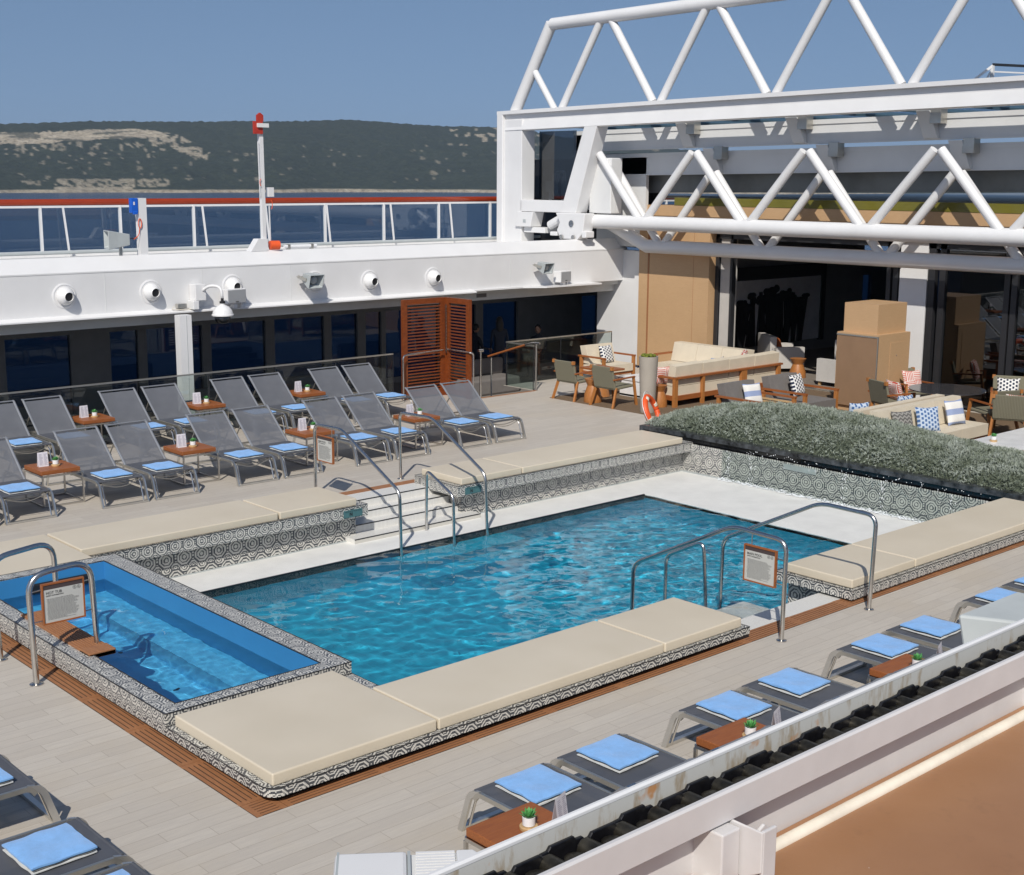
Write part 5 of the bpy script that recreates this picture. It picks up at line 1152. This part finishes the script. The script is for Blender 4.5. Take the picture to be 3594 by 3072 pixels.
t = T('round_glass_table', 'round smoked glass table among the rope armchairs', 'table', (23.6,13.5,0)); MB().lathe([(.72,.70),(.72,.72)], (23.62,13.55,0), 48).build('tabletop', M['darktop'], t); MB().lathe([(.3,.01),(.08,.05),(.06,.70)], (23.62,13.55,0), 24).build('pedestal', M['dkmetal'], t)
# oak cabinet
t = T('oak_cabinet', 'tall two tier oak cabinet with a brown side panel standing before the lounge', 'cabinet', (24,15.5,0)); MB().box(23.52,15.07,.12,24.67,16.06,1.63).box(23.56,15.12,0,24.6,16.0,.12).build('lower_case', M['oak'], t); MB().box(23.62,15.18,1.63,24.66,15.98,2.23).build('upper_case', M['oak'], t)
MB().box(23.505,15.09,.13,23.52,16.04,1.56).build('side_panel', M['brownpanel'], t); MB().box(23.50,15.07,.12,23.52,15.09,1.60).box(23.50,15.09,1.57,23.52,16.06,1.60).build('panel_trim', M['alu'], t)
MB().box(23.95,15.064,.4,24.5,15.07,1.45).build('door', M['oak'], t); MB().ball((24.18,15.06,1.18), .012, n=8).build('knob', M['steel'], t)
# interior armchairs
def club(label, x, y, rz):
    t = T('club_armchair', label, 'armchair', (x, y, .035), None, rz); f = M['intfabric']
    for nm, b in (('seat', (-.36,-.4,.12,.36,.3,.45)), ('arm', (-.5,-.42,.1,-.36,.42,.62)), ('arm', (.36,-.42,.1,.5,.42,.62)), ('backrest', (-.5,.3,.1,.5,.46,.88))):
        o = MB().box(*b).build(nm, f, None, smooth='auto', bevel=.03, seg=3); o.parent = t
    for x_ in (-.42,.42):
        for y_ in (-.36,.4): o = MB().box(x_-.03,y_-.03,0,x_+.03,y_+.03,.1).build('leg', M['lightwood'], None); o.parent = t
club('grey club armchair with an orange pillow inside the lounge', 27.3, 20.25, R(55)); club('grey club armchair seen from behind just inside the lounge doorway', 26.35, 17.75, R(100+80)); club('third grey club armchair with a pillow deeper inside the lounge', 27.9, 18.3, R(0))
cushion('rust orange pillow on the grey club armchair', (27.25,20.35,.66), 'orangefab', .42, R(55)); cushion('grey pillow on the third club armchair', (27.9,18.42,.66), 'greyfab', .42, 0)
side_drum('round wooden drum stool inside the lounge doorway', 26.55, 19.2, .48, .2)
# ================= HEDGE PLANTER =================
t = T('planter_box', 'long black marble planter box above the tiled waterfall wall', 'planter', (18.3,12.5,0))
MB().prism([(18.03,.19),(18.24,.19),(18.24,.265),(18.03,.265)], 'y', 3.0, 16.45).box(18.0,16.38,.0,20.6,16.46,.26).build('marble_kerb', M['marble'], t); MB().box(18.07,3.0,.10,18.2,16.3,.19).box(18.2,3.0,-.05,18.3,16.3,.2).build('water_slot', M['polished'], t)
MB().box(18.2, 3.0, .0, 20.4, 16.4, .2).build('soil', M['gap_soil_dark'], t)
MB().box(17.985,12.55,-.02,17.998,13.2,.07).build('access_panel', M['grey'], t)
def leaf_mat():
    m, nt, b = newmat('silver_grey_foliage'); ge = nt.nodes.new('ShaderNodeNewGeometry'); f = noi(nt, ge.outputs['Position'], 3.5, 3, .6); oi = noi(nt, ge.outputs['Position'], 45, 2)
    c = ramp(nt, mth(nt, 'ADD', mth(nt, 'MULTIPLY', f, .6), mth(nt, 'MULTIPLY', oi, .4)), [(.34, (.15,.18,.11)), (.47, (.30,.34,.27)), (.62, (.50,.54,.48))])
    nt.links.new(c, b.inputs['Base Color']); b.inputs['Roughness'].default_value = .8
    t_ = nt.nodes.new('ShaderNodeBsdfTranslucent'); nt.links.new(c, t_.inputs[0]); mx = nt.nodes.new('ShaderNodeMixShader'); mx.inputs[0].default_value = .25
    nt.links.new(b.outputs[0], mx.inputs[1]); nt.links.new(t_.outputs[0], mx.inputs[2]); nt.links.new(mx.outputs[0], nt.nodes['Material Output'].inputs[0]); return m
M['foliage'] = leaf_mat()
HY = [3, 8.5, 9.7, 10.9, 12.3, 13.3, 14.5, 15.4, 16.0, 16.4, 16.6]; HZ = [.6, .58, .60, .66, .82, .86, .80, .66, .52, .38, .25]
def hedge_h(x, y):
    top = np.interp(y, HY, HZ); u = (x-18.16)/2.15
    return .24+(top-.24)*max(0, math.sin(math.pi*min(1, max(0, u))**.72))**.55 if 0 < u < 1 else .2
def hedge():
    N = 44000; q = np.random.default_rng(3); V = np.empty((N*12, 3)); 
    k = 0; fs = []
    xs = 18.13+q.random(N*2)*2.15; ys = 7.5+(16.52-7.5)*q.random(N*2); out = []
    for x, y in zip(xs, ys):
        if k >= N: break
        h = hedge_h(x, y); e = .05; nx = -(hedge_h(x+e, y)-h)/e; ny = -(hedge_h(x, y+e)-h)/e; n_ = Vector((nx, ny, 1)).normalized()
        lump = noise.noise(Vector((x*3.2, y*3.2, 0)))*.05+noise.noise(Vector((x*9, y*9, 4)))*.03
        c = Vector((x, y, h+lump-q.random()*.05)); d = (n_+Vector(q.normal(0,.55,3))).normalized(); L = .028+.028*q.random()
        s_ = d.cross(Vector(q.normal(0,1,3))).normalized()
        for j in range(3):
            d2 = (d+s_*[0,.55,-.55][j]).normalized(); sd = d2.cross(Vector(q.normal(0,1,3))).normalized()*.0055; b_ = c+d*L*.15*j
            out += [b_-sd, b_+sd, b_+d2*L*.6+sd*1.1, b_+d2*L-sd*.1]
        k += 1
    me = bpy.data.meshes.new('hedge_shrub'); M_ = len(out)//4; fs = [(4*i, 4*i+1, 4*i+2, 4*i+3) for i in range(M_)]
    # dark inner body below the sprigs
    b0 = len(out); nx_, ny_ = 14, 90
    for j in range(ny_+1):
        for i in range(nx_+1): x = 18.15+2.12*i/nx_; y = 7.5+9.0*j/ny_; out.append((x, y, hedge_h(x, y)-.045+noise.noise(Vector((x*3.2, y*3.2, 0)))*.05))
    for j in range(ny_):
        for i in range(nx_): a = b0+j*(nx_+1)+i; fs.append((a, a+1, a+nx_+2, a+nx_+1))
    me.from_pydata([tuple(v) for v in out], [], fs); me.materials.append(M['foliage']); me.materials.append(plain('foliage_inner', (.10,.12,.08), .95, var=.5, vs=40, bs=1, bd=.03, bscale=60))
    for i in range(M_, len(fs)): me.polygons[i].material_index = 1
    o = bpy.data.objects.new('hedge_shrub', me); coll().objects.link(o); tag(o, 'mounded silver green shrub bed above the waterfall wall', 'shrub', None, 'stuff')
hedge()
# waterfall on the tiled wall
t = T('waterfall', 'thin sheet of falling water over the tiled wall with white foam below', 'waterfall', (17.95,12.3,-.4)); mb = MB(); vs = []; fs = []; ny, nz = 240, 30
for j in range(ny+1):
    y = 9.6+4.9*j/ny; sheet_ = .5+.5*noise.noise(Vector((y*3.1, 1, 2)))
    for i in range(nz+1): z = .10-.5*i/nz; vs.append((17.988-.012*sheet_-.009*noise.noise(Vector((y*14, z*5, 3)))-.006*noise.noise(Vector((y*40, z*12, 3)))-.02*(i/nz)**2, y, z))
for j in range(ny):
    for i in range(nz): a = j*(nz+1)+i; fs.append((a, a+1, a+nz+2, a+nz+1))
mb.add(vs, fs).build('water_sheet', M['fallwater'] if 'fallwater' in M else M['glass'], t, smooth=True)
def foam():
    q = random.Random(8); mb = MB()
    for k in range(1100):
        y = q.uniform(9.3, 14.5); d_ = abs(q.gauss(0, .05))+.01; x = 17.93-d_; z = ZW+.03+max(0, .05-d_)*q.random(); r_ = q.uniform(.004,.010); mb.ball((x,y,z), r_, r_*2.2, r_*.5, 4)
    for k in range(70):
        y = q.uniform(9.5, 14.0); mb.ball((18.02-q.random()*.03, y, .1+q.random()*.09), .004+q.random()*.005, n=4)
    for y in (14.35,13.85,12.0,11.3,10.1):
        for k in range(22): mb.ball((17.975-q.random()*.02, y+q.gauss(0,.03), q.uniform(-.4,.1)), .004, .005, .02, 4)
    mb.build('foam', M['foam'], t, smooth=True)
M['foam'] = plain('white_foam', (.85,.88,.9), .6); foam()
# lifebuoy
t = T('lifebuoy', 'orange lifebuoy with white bands leaning on the end of the planter', 'lifebuoy', (18.7,16.75,.3)); q = Matrix.Rotation(R(-72), 3, 'X') @ Matrix.Identity(3)
Mq = Matrix.Rotation(R(25), 3, 'Z') @ Matrix.Rotation(R(68), 3, 'X'); C_ = Vector((18.62,16.72,.40)); RR = .29
def tor(mb, a0, a1, r_, n=20):
    pts = [C_+Mq @ Vector((RR*math.cos(a), RR*math.sin(a), 0)) for a in np.linspace(a0, a1, n)]; mb.tube(pts, r_, 14, ry=r_*.8)
mb = MB(); tor(mb, 0, 2*math.pi, .068, 48); mb.build('ring', M['orange'], t, smooth=True)
mb = MB(); [tor(mb, a-.13, a+.13, .071, 6) for a in (.4,1.97,3.54,5.11)]; mb.build('band', M['caulk'], t, smooth=True)
mb = MB(); pts = []
for k in range(49): a = 2*math.pi*k/48; r_ = RR+.075+.05*abs(math.sin(2*(a-.4))); pts.append(C_+Mq @ Vector((r_*math.cos(a), r_*math.sin(a), 0)))
mb.tube(pts, .007, 6, cap=False); mb.build('grab_line', M['white'], t)
# ================= PEOPLE IN THE SHADED GALLERY =================
def person(label, c, pose, rz, hair='short'):
    t = T('person', label, 'person', c, 'people in the shaded gallery', rz)
    if pose == 'stand':
        J = {'pel': (0,0,.95,.13), 'sp': (0,.0,1.15,.125), 'ch': (0,.01,1.36,.145), 'nk': (0,.0,1.50,.055), 'hd0': (0,-.01,1.57,.06)}
        for s_, n_ in ((1,'L'),(-1,'R')):
            J.update({'sh'+n_: (.17*s_,0,1.42,.06), 'el'+n_: (.22*s_,.03,1.14,.043), 'wr'+n_: (.20*s_,-.12,.95,.03), 'hp'+n_: (.09*s_,0,.90,.095), 'kn'+n_: (.10*s_,-.02,.50,.06), 'an'+n_: (.10*s_,.02,.08,.04), 'to'+n_: (.11*s_,-.14,.03,.035)})
    else:
        J = {'pel': (0,0,.50,.14), 'sp': (0,.03,.72,.13), 'ch': (0,.03,.94,.15), 'nk': (0,.0,1.09,.055), 'hd0': (0,-.02,1.16,.06)}
        for s_, n_ in ((1,'L'),(-1,'R')):
            J.update({'sh'+n_: (.18*s_,.02,1.0,.062), 'el'+n_: (.24*s_,-.06,.74,.045), 'wr'+n_: (.17*s_,-.30,.70,.032), 'hp'+n_: (.10*s_,-.04,.48,.1), 'kn'+n_: (.12*s_,-.46,.50,.065), 'an'+n_: (.12*s_,-.44,.08,.042), 'to'+n_: (.12*s_,-.58,.03,.035)})
    names = list(J); E = [('pel','sp'),('sp','ch'),('ch','nk'),('nk','hd0')]
    for n_ in 'LR': E += [('ch','sh'+n_),('sh'+n_,'el'+n_),('el'+n_,'wr'+n_),('pel','hp'+n_),('hp'+n_,'kn'+n_),('kn'+n_,'an'+n_),('an'+n_,'to'+n_)]
    me = bpy.data.meshes.new('body'); me.from_pydata([J[k][:3] for k in names], [(names.index(a), names.index(b)) for a, b in E], []); me.materials.append(M['cloth_dark'])
    o = bpy.data.objects.new('body', me); coll().objects.link(o); o.parent = t; md = o.modifiers.new('skin', 'SKIN')
    if not me.skin_vertices: me.skin_vertices.new() if hasattr(me.skin_vertices, 'new') else None
    for k, v in enumerate(names): me.skin_vertices[0].data[k].radius = (J[v][3], J[v][3]*.8)
    me.skin_vertices[0].data[0].use_root = True; o.modifiers.new('sub', 'SUBSURF').render_levels = 2
    hz = J['hd0'][2]+.09; hy = J['hd0'][1]-.01
    mb = MB(); mb.ball((0,hy,hz), .075, .092, .115, 14); mb.ball((0,hy-.092,hz-.01), .013, .02, .02, 8); [mb.ball((s_*.077,hy+.01,hz-.005), .012, .02, .03, 8) for s_ in (1,-1)]; h = mb.build('head', M['skin'], None, smooth=True); h.parent = t
    mb = MB(); [mb.ball((s_*.03,hy-.083,hz+.012), .009, .006, .006, 6) for s_ in (1,-1)]; mb.ball((0,hy-.083,hz-.055), .022, .006, .005, 6); e_ = mb.build('eyes_and_mouth', M['hair'], None); e_.parent = h
    mb = MB(); mb.ball((0,hy+.018,hz+.028), .085, .095, .105, 12)
    if hair == 'long': mb.ball((0,hy+.05,hz-.10), .105, .07, .20, 12)
    a_ = mb.build('hair', M['hair'], None, smooth=True); a_.parent = t
    for n_ in 'LR':   # hands with five fingers
        w0 = Vector(J['wr'+n_][:3]); el = Vector(J['el'+n_][:3]); d = (w0-el).normalized(); sd = d.cross(Vector((0,0,1))); sd = sd.normalized() if sd.length > .1 else Vector((1,0,0)); mb = MB(); mb.tube([w0-d*.02, w0+d*.03, w0+d*.085], [.024,.034,.036], 8, ry=.014)
        for k in range(4): mb.tube([w0+d*.08+sd*(k-1.5)*.018, w0+d*(.12+.006*(1.5-abs(k-1.5)))+sd*(k-1.5)*.019-Vector((0,0,.008)), w0+d*.15+sd*(k-1.5)*.018-Vector((0,0,.03))], [.0085,.008,.006], 6)
        mb.tube([w0+d*.03+sd*.03, w0+d*.07+sd*.055, w0+d*.10+sd*.055], [.011,.009,.007], 6); g = mb.build('hand', M['skin'], None, smooth=True); g.parent = t
person('standing figure with long dark hair seen against the gallery window', (23.0,26.0,-.6), 'stand', R(150), 'long')
person('seated short haired figure at the left beside the teak screen', (22.95,26.9,-.45), 'sit', R(90))
person('seated short haired figure at the right behind the balustrade', (24.75,26.4,-.55), 'sit', R(-60))
for x, y, z, l in ((22.95,26.95,-.6,'dark low seat under the left seated figure'), (24.75,26.45,-.6,'dark low seat under the right seated figure')):
    t = T('pouffe', l, 'seat', (x, y, z)); MB().box(x-.4,y-.35,z,x+.4,y+.4,z+.42).build('seat', M['greyfab'], t, bevel=.03)
for k, (x, y) in enumerate(((21.9,25.2),(14.6,25.4),(17.2,25.6),(10.6,25.6))):
    t = T('gallery_sofa', ['dim sofa in the gallery right of the stairs','dim sofa in the gallery behind the fifth back row lounger','dim sofa in the gallery behind the left teak screen','dim sofa in the gallery left of the white column'][k], 'sofa', (x, y, -.6)); MB().box(x-.8,y-.35,-.6,x+.8,y+.4,-.2).build('seat', M['greyfab'], t, bevel=.05); MB().box(x-.8,y+.3,-.2,x+.8,y+.5,.2).build('backrest', M['greyfab'], t, bevel=.05)  # dark taupe replaces pale cream, putting the gallery shade into the colour
# ================= NEAR SIDE: beam, chain track, brown deck =================
mb = MB().box(-14, -9, 2.9, 30, 1.885, 3.08); struct('near_upper_deck', mb, M['browndeck'])
XA, XB = -3, 16
t = T('chain_track', 'white steel track channel with rust stains carrying a heavy black chain', 'track', (3,1.95,3.3))
yp, zp = 1.999, 3.292   # far plate top edge
MB().box(XA, yp-.014, 3.225-.12, XB, yp, zp).build('stained_plate', M['rust'], t); MB().tube([(XA,yp-.007,zp),(XB,yp-.007,zp)], .009, 8).build('plate_edge', M['white'], t)
MB().box(XA, 1.906, 3.10, XB, 1.984, 3.19).build('channel_bed', M['chain'], t)
MB().prism([(1.83,3.222),(1.845,3.30),(1.852,3.30),(1.852,3.13),(1.83,3.13)], 'x', XA, XB)
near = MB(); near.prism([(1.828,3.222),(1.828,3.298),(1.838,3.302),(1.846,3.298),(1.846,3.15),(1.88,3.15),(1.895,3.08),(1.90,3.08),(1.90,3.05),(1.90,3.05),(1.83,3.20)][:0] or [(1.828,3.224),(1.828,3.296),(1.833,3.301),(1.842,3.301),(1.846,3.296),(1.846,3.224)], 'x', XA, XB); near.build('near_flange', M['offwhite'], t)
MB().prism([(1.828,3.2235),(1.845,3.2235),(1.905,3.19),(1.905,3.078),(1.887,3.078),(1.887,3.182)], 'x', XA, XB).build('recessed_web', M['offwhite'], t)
pch = .116; n_ = 0
links = MB(); pins = MB(); x = .6
while x < 7.4:
    for y, zc_ in ((1.966, 3.226), (1.876, 3.226)):
        off = (.007 if n_ % 2 else -.007)*(1 if y > 1.92 else -1); h_ = .030
        poly = [(x-.018,-.006),(x-.004,-h_),(x+pch+.004,-h_),(x+pch+.018,-.006),(x+pch+.018,.010),(x+pch+.006,.021),(x+pch-.014,.022),(x+pch-.022,.031),(x+.022,.031),(x+.014,.022),(x-.006,.021),(x-.018,.010)]
        links.prism([(a, b+zc_) for a, b in poly], 'y', y+off-.005, y+off+.005)
    pins.tube([(x,1.888,3.226),(x,1.956,3.226)], .026, 16); pins.tube([(x,1.858,3.228),(x,1.984,3.228)], .011, 8); pins.lathe([(.018,0),(.030,.006),(.030,.014),(.018,.02)], (x+pch/2,1.921,3.222), 12)
    links.box(x+.03,1.905,3.195,x+pch-.03,1.938,3.222)
    x += pch; n_ += 1
c = T('drive_chain', 'heavy greased black roller chain lying in the white track channel', 'chain', (3,1.92,3.23)); lo_ = links.build('link_plates', M['chain'], c, bevel=.002, seg=1); pins.build('rollers', M['chaingrease'], c, smooth='auto')
MB().tube([(XA,1.842,3.082),(XB,1.842,3.082)], .017, 10).build('caulk_bead', M['caulk'], None, smooth=True)['kind'] = 'structure'
def stand(label, x, s_=1):
    t = T('track_bracket', label, 'bracket', (x, 1.8, 3.08)); ow = M['offwhite']
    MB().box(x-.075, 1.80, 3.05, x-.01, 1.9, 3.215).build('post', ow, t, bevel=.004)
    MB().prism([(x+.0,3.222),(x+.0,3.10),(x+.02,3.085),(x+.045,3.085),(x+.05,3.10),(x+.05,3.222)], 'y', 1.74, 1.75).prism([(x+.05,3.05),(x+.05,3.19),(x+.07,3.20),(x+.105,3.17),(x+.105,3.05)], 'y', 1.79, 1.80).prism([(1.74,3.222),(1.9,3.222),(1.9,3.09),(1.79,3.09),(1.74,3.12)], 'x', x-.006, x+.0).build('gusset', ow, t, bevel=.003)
stand('white steel bracket plates under the near beam at the bottom of the photo', 2.36); stand('white steel bracket under the near beam at the right edge of the photo', 3.95)
# outdoor fixtures on the pool side of the track
t = T('louvred_lamp', 'white louvred fixture below the chain track at the bottom of the photo', 'lamp', (1.95,2.6,2.95))
def L3(px, py, z): v = Fv+Rv*(px-CX)/FPX+Dv*(py-CY)/FPX; s_ = (z-HC)/v[2]; return Vector((v[0]*s_, v[1]*s_, z))
a, b, c_, d_ = L3(1175,2993,2.95), L3(1440,2983,2.95), L3(1600,2977,2.95), L3(1690,2998,2.95); U = (c_-a).normalized(); Nn = Vector((U.y, -U.x, 0)); Nn = Nn if Nn.y < 0 else -Nn
def seg(mb, u0, u1, w0, w1, z0, z1, taper=0):
    P = [a+U*u0, a+U*u1, a+U*u1+Nn*(w1-w0), a+U*u0+Nn*(w1-w0)]; mb.hexa([p+Vector((0,0,z0-2.95)) for p in P]+[p+Vector((0,0,z1-2.95)) for p in P])
Lh = (b-a).dot(U); Lt = (c_-a).dot(U); We = (d_-a).dot(U)
mb = MB(); seg(mb, 0, Lh-.008, 0, .16, 2.72, 2.95); mb.build('housing', M['white'], t, bevel=.012); mb = MB(); seg(mb, .006, .012, 0, .161, 2.72, 2.9508); seg(mb, Lh-.008, Lh, 0, .155, 2.725, 2.947); mb.build('gasket', M['grey'], t)
mb = MB(); seg(mb, Lh, Lt, 0, .15, 2.72, 2.935); mb.build('louvre_base', M['white2'], t)
mb = MB()
for k in range(10): 
    P0 = a+U*(Lh+.014)+Nn*(.008+.0145*k)+Vector((0,0,-.010)); P1 = a+U*(Lt-.004)+Nn*(.008+.0145*k)+Vector((0,0,-.010)); mb.bar(P0, P1, .0085, .012)
mb.build('louvres', M['white'], t)
mb = MB(); P = [a+U*Lt, a+U*(We-.02), a+U*We+Nn*.03, a+U*(We-.01)+Nn*.15, a+U*Lt+Nn*.16]; vs = [p+Vector((0,0,-.03)) for p in P]+[p+Vector((0,0,-.003)) for p in P]; n_ = 5
mb.add(vs, [tuple(range(n_))[::-1], tuple(range(n_,2*n_))]+[(i,(i+1)%n_,n_+(i+1)%n_,n_+i) for i in range(n_)]).build('cowl', M['white'], t, bevel=.006)
horn('pale grey horn loudspeaker facing the pool above the chain track at the right edge', (4.90,2.36,2.90), (.0,.93,-.22), 1.14, False, 'palegrey')
# ================= THE AIR =================
if HAZE:
    hm = bpy.data.materials.new('haze_air'); hm.use_nodes = True; nt = hm.node_tree; nt.nodes.remove(nt.nodes['Principled BSDF'])
    pv = nt.nodes.new('ShaderNodeVolumePrincipled'); pv.inputs['Density'].default_value = HAZE; pv.inputs['Color'].default_value = (.72,.84,1,1); pv.inputs['Anisotropy'].default_value = .2
    nt.links.new(pv.outputs[0], nt.nodes['Material Output'].inputs['Volume'])
    o = MB().box(-9500,-9500,-21,9500,9500,170).build('haze', hm); o['kind'] = 'stuff'
